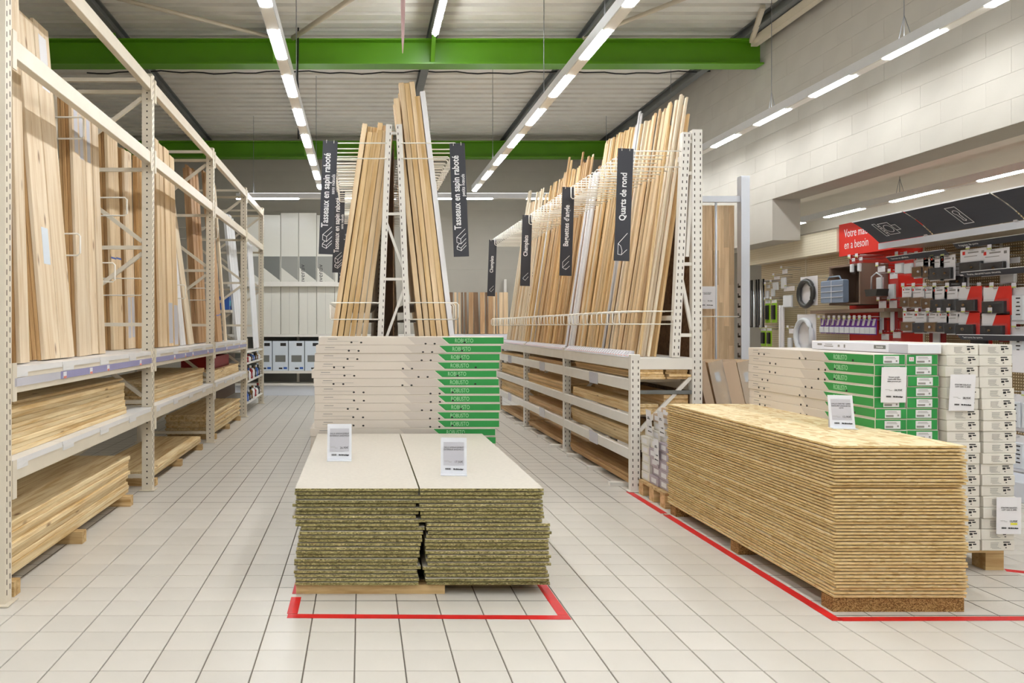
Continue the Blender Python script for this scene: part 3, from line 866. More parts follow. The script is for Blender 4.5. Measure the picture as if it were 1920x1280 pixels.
for i in range(3):
    y0, y1 = FY[i] + 0.072, FY[i + 1] - 0.002
    rbeam(y0, y1, 1.02, 1.13); rbeam(y0, y1, 0.585, 0.672)
    rbeam(y0, y1, 1.02, 1.13, XREAR + 0.04); rbeam(y0, y1, 0.585, 0.672, XREAR + 0.04)
    k = 4
    for q in range(k):
        a = y0 + (y1 - y0) * q / k; c = y0 + (y1 - y0) * (q + 1) / k - 0.006
        for zz in (1.131, 0.673):
            b = MB(); b.box2((XREAR, a, zz), (XFRT + 0.004, c, zz + 0.018))
            b.box2((XFRT + 0.0005, a + 0.01, zz - 0.034), (XFRT + 0.0045, a + 0.18, zz + 0.001))
            b.box2((XFRT + 0.0005, a + 0.18, zz - 0.012), (XFRT + 0.0045, c, zz + 0.001))
            b.build('deck_panel', 'deck_white', rack)
    boxat('price_rail', (XFRT + 0.001, y0 + 0.02, 1.052), (XFRT + 0.006, y0 + (0.62 if i == 0 else 0.02) + 0.002, 1.094), 'rail_clear', rack)
    boxat('price_rail', (XFRT + 0.001, y0 + (0.63 if i == 0 else 0.03), 1.052), (XFRT + 0.006, y1 - 0.02, 1.094), 'rail_lilac', rack)
    for q in (0.25, 0.42, 0.55, 0.85) if i < 2 else (0.3, 0.7):
        yy = y0 + (y1 - y0) * q
        t_ = boxat('ticket', (XFRT + 0.007, yy, 1.05), (XFRT + 0.009, yy + 0.05, 1.09), 'ticket', rack)
        boxat('ticket_band', (XFRT + 0.0092, yy + 0.004, 1.052), (XFRT + 0.0102, yy + 0.046, 1.066), 'ticket_red', t_)
# wire retaining loops
def loop(par, p, dx, dy, h, r=0.005, name='wire_loop'):
    b = MB(); p = Vector(p); d = Vector((dx, dy, 0)); v = Vector((0, 0, -h))
    c = d.normalized() * 0.015; e = v.normalized() * 0.015
    b.tube([p, p + d - c, p + d + e, p + d + v - e, p + d + v - c, p + v], r, 6)
    return b.build(name, 'wire_white', par)
for y, z, L in ((5.17, 1.95, 0.26), (5.235, 2.72, 0.4), (5.9, 1.82, 0.52), (6.2, 2.35, 0.36), (6.645, 1.75, 0.5), (8.262, 1.78, 0.45), (9.37, 1.8, 0.5), (10.1, 2.6, 0.45)):
    loop(rack, (-2.5, y, z), 2.5 - 1.80 - 0.02, 0, 0.14, 0.006)

PT = {'pine': 'pine', 'pale': 'pine_pale', 'clear': 'pine_clear', 'edge': 'pine_edge', 'larch': 'larch', 'white': 'white_profile'}
def plank_group(y0, wd, nw, nt, t, xf, Hh, lean, m, desc, group, twist=0.0, z0=1.1505, edge=None, dh=0.03):
    """boards leaning back (away from the aisle); faces look at the aisle, ends look along it"""
    al = math.atan2(lean, Hh)
    joff = [R.uniform(0, 0.012) if nw > 1 else 0 for _ in range(nw)]
    for a in range(nw):
        for b_ in range(nt):
            h = Hh + R.uniform(-dh, dh)
            dy = R.uniform(-0.012, 0.012) if nt > 1 else 0
            up = Vector((-math.sin(al), 0, math.cos(al))); nrm = Vector((math.cos(al), 0, math.sin(al)))
            off = (b_ + 0.5) * (t + 0.0016) + joff[a]
            zb = z0 + 0.002 + t * math.sin(al)
            c = Vector((xf, y0 + wd * (a + 0.5) + 0.002 * a + dy, zb)) - Vector((off, 0, 0)) + up * (h / 2)
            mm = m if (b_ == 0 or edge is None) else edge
            o = link('plank', boxmesh('plank', (round(h, 2), wd - 0.003, t), mm, 0.002), frame(c, up, (0, 1, 0), (up.cross(Vector((0, 1, 0))))))
            if nt == 1: l = desc if nw == 1 else '%s of %d: %s' % (nth(a), nw, desc)
            elif nw == 1: l = '%s, %s from the aisle' % (desc, nth(b_))
            else: l = '%s, %s from aisle, %s along' % (desc, nth(b_), nth(a))
            tag(o, l, 'plank', group)
G = 'planks standing in the cream rack'
# first plank turned towards the camera
o = link('plank', boxmesh('plank', (2.5, 0.16, 0.024), 'pine_pale'), frame((-1.955, 4.17, 2.405), Vector((-0.045, 0.03, 1)).normalized(), (1, 0, 0.045), (0, -1, 0.03)))
tag(o, 'broad knotty pine plank facing the camera beside the nearest post', 'plank', G)
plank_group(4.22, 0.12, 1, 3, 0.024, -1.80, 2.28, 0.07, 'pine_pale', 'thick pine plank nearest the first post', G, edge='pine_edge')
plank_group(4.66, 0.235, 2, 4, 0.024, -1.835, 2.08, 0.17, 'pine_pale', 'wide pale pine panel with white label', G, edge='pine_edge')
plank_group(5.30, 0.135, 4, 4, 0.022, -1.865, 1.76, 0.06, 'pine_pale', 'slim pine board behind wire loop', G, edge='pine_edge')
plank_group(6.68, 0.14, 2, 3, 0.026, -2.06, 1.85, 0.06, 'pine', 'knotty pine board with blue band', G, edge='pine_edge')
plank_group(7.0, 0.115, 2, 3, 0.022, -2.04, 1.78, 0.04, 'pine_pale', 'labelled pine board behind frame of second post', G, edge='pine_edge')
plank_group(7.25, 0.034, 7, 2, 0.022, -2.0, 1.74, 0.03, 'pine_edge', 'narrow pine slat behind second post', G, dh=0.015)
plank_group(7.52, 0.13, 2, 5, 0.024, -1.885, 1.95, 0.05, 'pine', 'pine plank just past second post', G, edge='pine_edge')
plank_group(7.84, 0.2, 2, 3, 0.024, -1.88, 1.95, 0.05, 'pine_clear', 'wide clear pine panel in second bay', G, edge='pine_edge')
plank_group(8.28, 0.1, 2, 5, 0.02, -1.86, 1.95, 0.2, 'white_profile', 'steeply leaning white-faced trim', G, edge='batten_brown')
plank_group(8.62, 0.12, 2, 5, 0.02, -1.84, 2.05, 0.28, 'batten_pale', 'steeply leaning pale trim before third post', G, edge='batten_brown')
plank_group(9.42, 0.16, 3, 3, 0.026, -1.9, 2.1, 0.12, 'larch', 'brown larch plank behind third post', G)
plank_group(10.25, 0.2, 2, 2, 0.028, -1.84, 2.2, 0.16, 'larch', 'brown larch plank in third bay', G)
plank_group(10.75, 0.05, 3, 1, 0.03, -1.82, 2.15, 0.16, 'batten_pale', 'pale narrow plank in third bay', G)
plank_group(12.1, 0.1, 8, 2, 0.02, -1.86, 2.1, 0.2, 'white_profile', 'white moulding in fourth bay', G, z0=0.99)
plank_group(13.05, 0.1, 6, 1, 0.02, -1.74, 1.75, 0.12, 'white_profile', 'white moulding at the rack end', G, z0=0.99)
# printed labels and blue straps on planks (parts of the plank in front)
def near_plank(pref):
    for o in bpy.data.objects:
        if o.name.startswith('plank') and o.get('label', '').startswith(pref): return o
def sticker(pref, fy, fz, wd, ht, m, name='label_sticker'):
    o = near_plank(pref); M = WM[o.name]; up = M.col[0].xyz; nrm = Vector((up.z, 0, -up.x)); c = M.translation
    t = min(o.dimensions) if False else None
    # distance to the aisle face: half the thickness
    ds = [v.co.z for v in o.data.vertices]; hz = max(ds)
    p = c + up * fz + Vector((0, fy, 0)) + nrm * (hz + 0.001)
    link(name, flatmesh([(0, 0, wd, ht)], m), frame(p, (0, 1, 0), up, nrm), o)
sticker('wide pale pine panel with white label, first from aisle, first', 0.03, -0.35, 0.10, 0.22, 'box_blue')
sticker('wide pale pine panel with white label, first from aisle, second', 0.0, 0.8, 0.12, 0.34, 'paper')
for q in ('first', 'second', 'third'):
    sticker('slim pine board behind wire loop, first from aisle, ' + q, 0.0, 0.62, 0.07, 0.3, 'paper_grey')
for q in ('first', 'second'):
    sticker('labelled pine board behind frame of second post, first from aisle, ' + q, 0.0, -0.6, 0.08, 0.36, 'paper_grey')
    sticker('wide clear pine panel in second bay, first from aisle, ' + q, 0.0, -0.75, 0.16, 0.4, 'paper_grey')
    sticker('knotty pine board with blue band, first from aisle, ' + q, 0.0, -0.15, 0.137, 0.014, 'blue_strap', 'blue_band')
    sticker('brown larch plank in third bay, first from aisle, ' + q, 0.0, -0.75, 0.19, 0.014, 'blue_strap', 'blue_band')
# shelf stacks
def stack(xc, W_, y0, L, z0, th, n, m, desc, group, name='pine_panel', jit=0.005, ends=0.02):
    for i in range(n):
        j = n - 1 - i
        l = round(L + R.uniform(-ends, ends), 2)
        w_ = W_ - 0.004 * R.random()
        M = frame((xc + R.gauss(0, jit), y0 + L / 2 + R.uniform(-ends, ends), z0 + th * (i + 0.5)), (0, 1, 0), (-1, 0, 0), (0, 0, 1))
        o = link(name, boxmesh(name, (l, round(w_, 3), th - 0.0004), m, 0.0028), M)
        tag(o, ('top board of ' if j == 0 else '%s board from top of ' % nth(j)) + desc, 'board', group)
def bearers(xc, W_, ys, z1, desc, group, m='pallet_wood', z0=0.0035, wd=0.075, cat='bearer'):
    for i, y in enumerate(ys):
        tag(boxat('bearer', (xc - W_ / 2, y, z0), (xc + W_ / 2, y + wd, z1), m), '%s, %s from the camera' % (desc, nth(i)), cat, group)
XS = -2.06
bearers(XS + 0.03, 0.6, (3.98, 4.95, 5.98), 0.078, 'timber bearer under the lowest pine stack near camera', 'bearers bay one')
stack(XS, 0.55, 3.96, 2.17, 0.0785, 0.0278, 10, 'lumber', 'floor-level pine panel stack nearest the camera', 'floor stack bay one', jit=0.004)
stack(XS, 0.54, 3.96, 2.09, 0.692, 0.0262, 9, 'lumber', 'shelf pine stack nearest the camera', 'shelf stack bay one')
stack(XS - 0.02, 0.4, 4.3, 1.98, 0.692 + 0.0262 * 9 + 0.0005, 0.018, 1, 'lumber', 'shelf pine stack, overhanging past its end', 'shelf stack bay one', ends=0.0)
bearers(XS + 0.03, 0.58, (6.75, 7.7, 8.7), 0.065, 'timber bearer under the low panels of second bay', 'bearers bay two')
stack(XS, 0.55, 6.72, 2.15, 0.0655, 0.022, 3, 'lumber', 'low floor panel pile in second bay', 'floor stack bay two')
stack(XS, 0.54, 6.75, 2.3, 0.692, 0.024, 8, 'lumber', 'shelf pine stack in second bay', 'shelf stack bay two')
bearers(XS + 0.03, 0.58, (9.55, 10.5, 11.45), 0.065, 'timber bearer under the panel pile of third bay', 'bearers bay three')
stack(XS, 0.55, 9.5, 2.2, 0.0655, 0.026, 9, 'lumber', 'floor panel pile in third bay', 'floor stack bay three')
stack(XS, 0.52, 9.45, 2.25, 0.692, 0.024, 5, 'lumber', 'shelf pine stack in third bay', 'shelf stack bay three')
# bottle shelves at the far end
gon = empty('bottle_shelving', (-1.95, 12.95, 0), 'small shelf unit with bottles at the far end of cream rack', 'shelving')
for z in (0.2, 0.52, 0.8, 0.97):
    boxat('shelf', (-2.2, 12.02, z - 0.02), (-1.72, 13.9, z), 'white_paint', gon)
boxat('back_panel', (-2.22, 12.02, 0.01), (-2.2, 13.9, 0.97), 'brown_box', gon)
bm_ = ['dark_plastic', 'print_white', 'deep_red', 'print_white', 'bronze', 'dark_plastic', 'bottle_blue']
q = 0
for z, nm in ((0.2, 'bottom'), (0.52, 'middle'), (0.8, 'top')):
    for i in range(8):
        y = 12.12 + i * 0.225
        h = R.uniform(0.15, 0.22) if z < 0.7 else 0.11
        b = MB(); b.tube([(0, 0, 0), (0, 0, 0.004), (0, 0, h * 0.62), (0, 0, h * 0.78), (0, 0, h * 0.8)], [0.036, 0.04, 0.04, 0.016, 0.015], 10)
        o = b.build('bottle', bm_[(q * 5 + i) % 7], None, T(-1.78, y, z + 0.0006)); tag(o, 'small bottle, %s along the %s bottle shelf' % (nth(i), nm), 'bottle', 'bottles on the end shelves')
        b = MB(); b.tube([(0, 0, h * 0.8), (0, 0, h)], 0.018, 8); b.build('cap', bm_[(q * 3 + i + 2) % 7], o, T(-1.78, y, z + 0.0006))
        link('label_band', boxmesh('label_band', (0.004, 0.05, h * 0.3), 'ticket'), T(-1.7405, y, z + h * 0.35), o)
        q += 1
# blue packs and red crate in bay three / four
for i in range(3):
    o = boxat('blue_pack', (-2.15, 11.95 + i * 0.2, 1.60), (-1.98, 12.12 + i * 0.2, 1.80), 'bottle_blue' if i < 2 else 'aqua', ch=0.01)
    tag(o, 'small blue printed pack on upper shelf, %s from camera' % nth(i), 'pack', 'blue packs')
    boxat('print_panel', (-1.979, 11.97 + i * 0.2, 1.66), (-1.977, 12.09 + i * 0.2, 1.74), 'aqua' if i < 2 else 'print_white', o)
sh = empty('upper_shelf', (-2.1, 12.3, 1.58), 'small shelf carrying the blue packs between rack posts', 'shelf')
boxat('board', (-2.25, 11.9, 1.56), (-1.95, 12.95, 1.598), 'cream_paint', sh)
for y in (11.93, 12.9): boxat('bracket', (-2.25, y, 1.40), (-2.2, y + 0.03, 1.56), 'cream_paint', sh)
o = MB(); o.box((0, 0, 0.01), (0.4, 1.2, 0.02)); [o.box((sx * 0.19, 0, 0.08), (0.02, 1.2, 0.14)) for sx in (-1, 1)]; [o.box((0, sy * 0.59, 0.08), (0.36, 0.02, 0.14)) for sy in (-1, 1)]
tag(o.build('red_crate', 'deep_red', None, T(-2.06, 10.6, 0.692 + 0.024 * 5 + 0.004)), 'dark red crate on the shelf stack of the third bay', 'crate')

# ---------------------------------------------------------------- right rack with leaning battens
XA, XB = 2.19, 2.73
RY = [6.5, 8.65, 10.76, 12.88]
rr = empty('batten_rack', (2.45, 9.7, 0), 'white batten rack with wire dividers, shelves and hanging black signs', 'rack')
ph = 1.12
pm = MB(); pm.cbox((0, 0, ph / 2), (0.075, 0.06, ph), 0.004); pm.box((0, 0, 0.006), (0.12, 0.1, 0.006)); lowpost = pm.mesh('post', ['white_paint'])
TP = 2.95
pm = MB(); pm.cbox((0, 0, TP / 2), (0.08, 0.06, TP), 0.004); pm.box((0, 0, 0.006), (0.12, 0.1, 0.006)); tallpost = pm.mesh('post', ['white_paint'])
def slots(hh, xs):
    sl = MB(); z = 0.06
    while z < hh - 0.03:
        for x in xs: sl.box((x, -0.0305, z), (0.007, 0.0008, 0.022))
        z += 0.05
    return sl.mesh('slot_shade_row', ['slot_shade'])  # slot shade painted as thin dark plates
sl_low, sl_tall = slots(ph, (-0.022, 0.022)), slots(TP, (-0.022, 0.024))
for i, y in enumerate(RY):
    p = link('post', lowpost, T(XA + 0.0375, y + 0.03, 0.0035), rr)
    tag(link('slot_shade_row', sl_low, T(XA + 0.0375, y + 0.03, 0.0035), p), kind='stuff')
    p = link('post', tallpost, T(XB, y + 0.03, 0.0035), rr)
    tag(link('slot_shade_row', sl_tall, T(XB, y + 0.03, 0.0035), p), kind='stuff')
    # slanted front post of the A shaped upper frame
    a, c = Vector((2.555, y + 0.03, 1.1)), Vector((2.645, y + 0.03, 2.93))
    b = MB(); b.bar(a, c, 0.06, 0.065, up=(1, 0, 0)); p = b.build('slanted_post', 'white_paint', rr)
    b = MB()
    for q in range(34):
        t = (q + 0.5) / 34; pp = a.lerp(c, t); b.box((pp.x - 0.016, y - 0.0005, pp.z), (0.007, 0.0008, 0.022)); b.box((pp.x + 0.018, y - 0.0005, pp.z), (0.007, 0.0008, 0.022))
    tag(b.build('slot_shade_row', 'slot_shade', p), kind='stuff')
    def xs_at(z): return 2.555 + (2.645 - 2.555) * (z - 1.1) / 1.83
    for z in (1.28, 1.86, 2.60, 2.86):
        b = MB(); b.bar((xs_at(z) + 0.03, y + 0.03, z), (XB - 0.035, y + 0.03, z), 0.025, 0.028); b.build('brace', 'white_paint', rr)
    for (z0, z1) in ((1.32, 1.82), (2.55, 1.92)):
        b = MB(); b.bar((xs_at(z0) + (0.03), y + 0.03, z1 if z0 < 1.5 else z1), (XB - 0.035, y + 0.03, z0), 0.025, 0.026); b.build('brace', 'white_paint', rr)
    # end beams
    if i in (0, 3):
        boxat('end_beam', (XA + 0.075, y + 0.005, 1.0), (XB - 0.04, y + 0.055, 1.095), 'white_paint', rr, 0.003)
        boxat('end_bar', (XA + 0.075, y + 0.01, 0.80), (XB - 0.04, y + 0.05, 0.83), 'purlin', rr)
    b = MB(); b.bar((XA + 0.08, y + 0.03, 0.5), (XB - 0.04, y + 0.03, 0.94), 0.025, 0.028); b.build('brace', 'white_paint', rr)
    b = MB(); b.bar((XA + 0.08, y + 0.03, 0.45), (XB - 0.04, y + 0.03, 0.1), 0.025, 0.028); b.build('brace', 'white_paint', rr)
for i in range(3):
    y0, y1 = RY[i] + 0.062, RY[i + 1] - 0.002
    for z0, z1 in ((1.0, 1.095), (0.825, 0.92), (0.54, 0.625), (0.262, 0.348)):
        boxat('beam', (XA, y0, z0), (XA + 0.045, y1, z1), 'white_paint', rr, 0.003)
        boxat('beam', (XB - 0.045, y0, z0), (XB, y1, z1), 'white_paint', rr, 0.003)
    boxat('deck', (XA + 0.05, y0, 1.08), (XB - 0.05, y1, 1.0985), 'deck_white', rr)
    for z1 in (0.92, 0.625, 0.348):
        for q in (0.08, 0.5, 0.9):
            yy = y0 + (y1 - y0) * q
            boxat('cross_bar', (XA + 0.046, yy, z1 - 0.035), (XB - 0.046, yy + 0.05, z1 - 0.002), 'white_paint', rr)
    # sloping price rail with tickets
    b = MB(); b.prism([(XA - 0.002, 1.096), (XA + 0.045, 1.096), (XA + 0.05, 1.15)], 1, y0, y1); b.build('price_rail', 'rail_clear', rr)
    b = MB(); n_ = Vector((-0.74, 0, 0.67)).normalized(); uu = Vector((0.052, 0, 0.054)).normalized()
    yy = y0 + 0.03
    while yy < y1 - 0.06:
        c = Vector((XA + 0.024, yy + 0.03, 1.1225)) + n_ * 0.0012
        Mx = Matrix((Vector((0, 1, 0)), uu, n_)).transposed()
        b.box(c, (0.052, 0.052, 0.0014), 0, Mx); b.box(c + n_ * 0.001 - uu * 0.02, (0.03, 0.008, 0.0008), 1, Mx)
        yy += 0.072
    tag(b.build('ticket_row', ['ticket', 'ticket_red'], rr), kind='stuff')
    for z in (0.86, 0.30):
        boxat('label_holder', (XA - 0.004, y0 + 0.85, z - 0.045), (XA - 0.001, y0 + 1.12, z + 0.06), 'rail_clear', rr)
# dividers stand in the gaps between the battens
DIVY = []
def right_dividers(y):
    DIVY.append(y)
    loop(rr, (2.615, y, 2.78), 2.13 - 2.615, 0, 0.13, 0.0055, 'wire_divider')
    loop(rr, (2.54, y, 1.475), 2.1 - 2.54, 0, 0.105, 0.0055, 'wire_divider')
right_dividers(RY[0] + 0.02); right_dividers(12.94)
for z, x in ((2.72, 2.6), (1.42, 2.53)):
    boxat('divider_rail', (x, RY[0] + 0.01, z - 0.02), (x + 0.025, 12.95, z + 0.02), 'white_paint', rr)
# the battens
SEC = [(6.55, 8.2, 'Quarts de rond', 'between the end frame and the Baguettes sign'), (8.2, 10.26, '', 'between the Baguettes sign and nearer Champlats sign'), (10.26, 13.0, '', 'between the two Champlats signs')]
def batten(y, wd, t, zt, xb, xt, m, label, group, sway=0.0, name='batten', z0=1.0995, cat='batten'):
    up = Vector((xt - xb, sway, zt - z0)); h = up.length; up.normalize()
    ay = Vector((0, 1, 0)); az = up.cross(ay).normalized(); ay = az.cross(up)
    lift = abs(az.z) * t / 2 + abs(up.z) * 0 + abs(ay.z) * wd / 2 + 0.0006
    c = Vector(((xb + xt) / 2, y + sway / 2, (z0 + zt) / 2 + lift))
    o = link(name, boxmesh(name, (round(h, 2), round(wd, 3), round(t, 3)), m, 0.0018), frame(c, up, ay, az))
    return tag(o, label, cat, group)
y = 6.575; since = 0
cnt = [0, 0, 0]
grp_h = 3.3; left = 0; gm = 'batten_pale'
while y < 12.84:
    if left <= 0:
        left = R.randint(5, 10); grp_h = 3.3 + R.uniform(-0.07, 0.07)
        gm = R.choice(['batten_pale', 'batten_pale', 'batten_yellow', 'batten_yellow', 'pine_clear', 'batten_brown'])
    left -= 1
    wd = R.choice([0.022, 0.028, 0.034, 0.045, 0.05]) ; t = R.choice([0.012, 0.018, 0.022, 0.03])
    m = gm if R.random() < 0.7 else R.choice(['batten_pale', 'batten_yellow', 'batten_brown', 'pine_clear'])
    kind = ''
    if 8.75 < y < 9.15: m = 'white_profile'; kind = 'white plastic'
    elif 7.55 < y < 7.7: m = 'grey_batten'; kind = 'grey'
    elif 10.9 < y < 11.05: m = 'white_profile'; kind = 'white plastic'
    for s in range(3):
        if SEC[s][0] <= y < SEC[s][1]: sec = s
    zt = grp_h + R.uniform(-0.025, 0.025) + (0.13 if R.random() < 0.06 else 0)
    if kind == 'white plastic': zt = 3.05 + R.uniform(-0.02, 0.02)
    xo = R.uniform(-0.03, 0.03)
    cnt[sec] += 1; lab = '%s %s batten %s' % (nth(cnt[sec] - 1), kind or 'slim wooden', SEC[sec][3])
    batten(y + wd / 2, wd, t, zt, 2.335 + xo, 2.665 + xo * 0.6 - (0.05 if kind == 'white plastic' else 0), m, lab, 'battens ' + SEC[sec][3], R.uniform(-0.004, 0.004))
    y += wd + 0.007; since += 1
    if since == 3 and y < 12.8:
        y += 0.004; right_dividers(y + 0.004); y += 0.015; since = 0
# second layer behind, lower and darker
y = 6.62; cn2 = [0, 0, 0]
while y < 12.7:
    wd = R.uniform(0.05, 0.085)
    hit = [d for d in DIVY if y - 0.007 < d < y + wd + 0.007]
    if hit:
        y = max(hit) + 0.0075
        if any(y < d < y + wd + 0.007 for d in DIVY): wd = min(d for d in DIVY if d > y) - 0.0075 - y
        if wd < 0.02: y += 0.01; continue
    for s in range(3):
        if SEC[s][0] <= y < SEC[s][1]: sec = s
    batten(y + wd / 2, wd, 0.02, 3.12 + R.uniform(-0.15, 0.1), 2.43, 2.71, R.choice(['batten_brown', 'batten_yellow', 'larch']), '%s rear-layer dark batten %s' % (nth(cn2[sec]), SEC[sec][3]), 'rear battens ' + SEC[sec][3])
    cn2[sec] += 1; y += wd + 0.03
# a few crossing battens near the end frame
batten(6.60, 0.03, 0.015, 3.22, 2.29, 2.60, 'batten_yellow', 'single yellowish batten standing out in front of the end frame', None, 0.12)
# hanging signs with icons
def line_mesh(segs, wd, m):
    b = MB()
    for p, q in segs:
        p, q = Vector((p[0], p[1], 0)), Vector((q[0], q[1], 0))
        d = (q - p).normalized(); b.bar(p - d * wd / 2, q + d * wd / 2, wd, 0.0008)
    return b.mesh('icon', [m])
def icon_block():
    s = []
    P = lambda x, y: (x, y)
    # two bars in perspective
    a = [P(-0.035, 0.0), P(-0.035, 0.045), P(0.0, 0.03), P(0.0, -0.015)]
    for i in range(4): s.append((a[i], a[(i + 1) % 4]))
    s += [(a[1], P(0.04, 0.115)), (a[2], P(0.045, 0.075)), (a[3], P(0.045, 0.03))]
    b = [P(-0.035, -0.06), P(-0.035, -0.035), P(0.0, -0.05), P(0.0, -0.075)]
    for i in range(4): s.append((b[i], b[(i + 1) % 4]))
    s += [(b[1], P(-0.015, -0.012)), (b[2], P(0.045, -0.005)), (b[3], P(0.045, -0.03))]
    return s
def icon_flat(): return [((-0.03, -0.03), (0.0, -0.05)), ((0.0, -0.05), (0.04, 0.0)), ((-0.03, -0.03), (-0.028, -0.015)), ((-0.028, -0.015), (0.035, 0.05)), ((0.0, -0.05), (-0.03, -0.03))]
def icon_angle(): return [((-0.035, -0.04), (-0.035, 0.02)), ((-0.035, 0.02), (0.035, 0.09)), ((-0.035, -0.04), (0.0, -0.06)), ((0.0, -0.06), (0.04, -0.02)), ((-0.035, -0.04), (0.03, 0.03)), ((0.0, -0.06), (0.0, -0.045))]
def icon_quart(): return [((-0.035, -0.07), (-0.035, 0.02)), ((-0.035, 0.02), (0.04, 0.11)), ((-0.035, 0.02), (-0.012, 0.0)), ((-0.012, 0.0), (0.0, -0.04)), ((0.0, -0.04), (-0.005, -0.075)), ((-0.005, -0.075), (-0.035, -0.07)), ((-0.005, -0.075), (0.04, -0.03))]
ICON = {k: line_mesh(f(), 0.0042, 'print_white') for k, f in (('block', icon_block), ('flat', icon_flat), ('angle', icon_angle), ('quart', icon_quart))}
def hang_sign(x, y, ztop, wd, ht, words, sub, icon, tilt, label, m='sign_black', ts=0.072, yaw=0.0, cond=0.85, st=0.3):
    a = math.radians(tilt); r0 = Vector((math.cos(a), 0, math.sin(a))); up = Vector((-math.sin(a), 0, math.cos(a))); n_ = r0.cross(up)
    if yaw:
        Rz = Matrix.Rotation(math.radians(yaw), 3, 'Z'); r0, up, n_ = Rz @ r0, Rz @ up, Rz @ n_
    c = Vector((x, y, ztop)) - up * (ht / 2)
    o = link('hanging_sign', boxmesh('sign', (wd, ht, 0.006), m, 0.001), frame(c, r0, up, n_)); tag(o, label, 'sign', 'hanging product signs')
    f = c + n_ * 0.0036
    # words read upwards
    text(o, words, ts, 'print_white', f - r0 * (0.006 if not sub else 0.018) + up * (-ht * 0.5 + st), up, -r0, bold=0.0013, align='LEFT', cond=cond)
    if sub: text(o, sub, 0.042, 'print_white', f + r0 * 0.038 + up * (ht * 0.03), up, -r0, bold=0.0003, align='LEFT', cond=0.85)
    s = wd / 0.125
    link('icon', ICON[icon], frame(f + up * (-ht * 0.5 + 0.12), r0 * 0.95, up * 0.95, n_), o)
    b = MB()
    for q in (-0.25, 0.25):
        pt = r0 * (wd * q) + up * (ht / 2)
        b.tube([pt - up * 0.02 + n_ * 0.004, pt + up * 0.008 + n_ * 0.003, pt + up * 0.010 - n_ * 0.004], 0.0025, 5)
    b.build('clip', 'wire_white', o, T(*c))
hang_sign(2.138, 6.47, 2.79, 0.126, 0.91, 'Quarts de rond', '', 'quart', -2.2, 'black sign reading Quarts de rond on the batten rack', ts=0.072, st=0.325)
hang_sign(2.122, 8.2, 2.78, 0.126, 0.91, "Baguettes d'angle", '', 'angle', -2.0, 'black sign reading Baguettes d angle on the batten rack', ts=0.072, st=0.3)
hang_sign(2.128, 10.26, 2.78, 0.126, 0.91, 'Champlats', '', 'flat', -2.0, 'nearer black sign reading Champlats on the batten rack', ts=0.075, st=0.38)
hang_sign(2.125, 12.93, 2.75, 0.126, 0.91, 'Champlats', '', 'flat', -2.0, 'smaller farther black sign reading Champlats at rack end', ts=0.075, st=0.38)
# lumber on the shelves of the right rack
def rstack(xc, W_, i, z0, th, n, desc, m='pine_edge', gap=(0.1, 0.1), group='lumber on the batten rack'):
    y0, y1 = RY[i] + 0.07 + gap[0], RY[i + 1] - gap[1]
    stack(xc, W_, y0, y1 - y0, z0, th, n, m, desc, group, 'lumber_board', 0.006, 0.02)
bay = ['nearest bay', 'middle bay', 'far bay']
rstack(2.36, 0.2, 0, 0.9205, 0.02, 4, 'front lumber pile, upper shelf, nearest bay', 'batten_yellow', (-0.05, 0.2))
rstack(2.58, 0.18, 0, 0.9205, 0.02, 4, 'rear lumber pile, upper shelf, nearest bay', 'batten_yellow', (-0.05, 0.1))
rstack(2.34, 0.18, 0, 0.6255, 0.03, 3, 'front lumber pile, second shelf, nearest bay', 'lumber', (-0.02, 0.15))
rstack(2.565, 0.2, 0, 0.6255, 0.034, 5, 'rear lumber pile, second shelf, nearest bay', 'batten_yellow', (-0.04, 0.2))
rstack(2.46, 0.4, 0, 0.3485, 0.028, 5, 'lumber pile on the low shelf, nearest bay', 'lumber', (-0.03, 0.05))
rstack(2.42, 0.4, 1, 0.9205, 0.02, 2, 'thin lumber pile, upper shelf, middle bay', 'batten_brown', (0.0, 0.15))
rstack(2.42, 0.4, 1, 0.6255, 0.022, 5, 'lumber pile on the second shelf, middle bay', 'batten_yellow', (0.0, 0.1))
rstack(2.44, 0.4, 1, 0.3485, 0.028, 3, 'reddish lumber pile on the low shelf, middle bay', 'batten_brown', (0.02, 0.1))
rstack(2.44, 0.4, 2, 0.9205, 0.02, 2, 'thin lumber pile, upper shelf, far bay', 'batten_yellow')
rstack(2.44, 0.4, 2, 0.6255, 0.025, 6, 'lumber pile on the second shelf, far bay', 'batten_yellow')
rstack(2.44, 0.4, 2, 0.3485, 0.02, 9, 'slat pile on the low shelf, far bay', 'batten_yellow')
for i in range(3):
    for q, yy in enumerate((0.25, 1.0, 1.75)):
        o = boxat('bearer', (2.13 if q else 2.1, RY[i] + yy, 0.0035), (2.68, RY[i] + yy + 0.07, 0.034), 'white_paint'); tag(o, '%s white bearer strip under the %s of the batten rack' % (nth(q), bay[i]), 'bearer', 'bearer strips')
    stack(2.45, 0.42, RY[i] + 0.1, 1.98, 0.0345, 0.026, 3 if i == 0 else 2, 'batten_brown' if i else 'pine_edge', 'floor board pile under the %s of batten rack' % bay[i], 'floor boards batten rack', 'lumber_board', 0.006, 0.02)

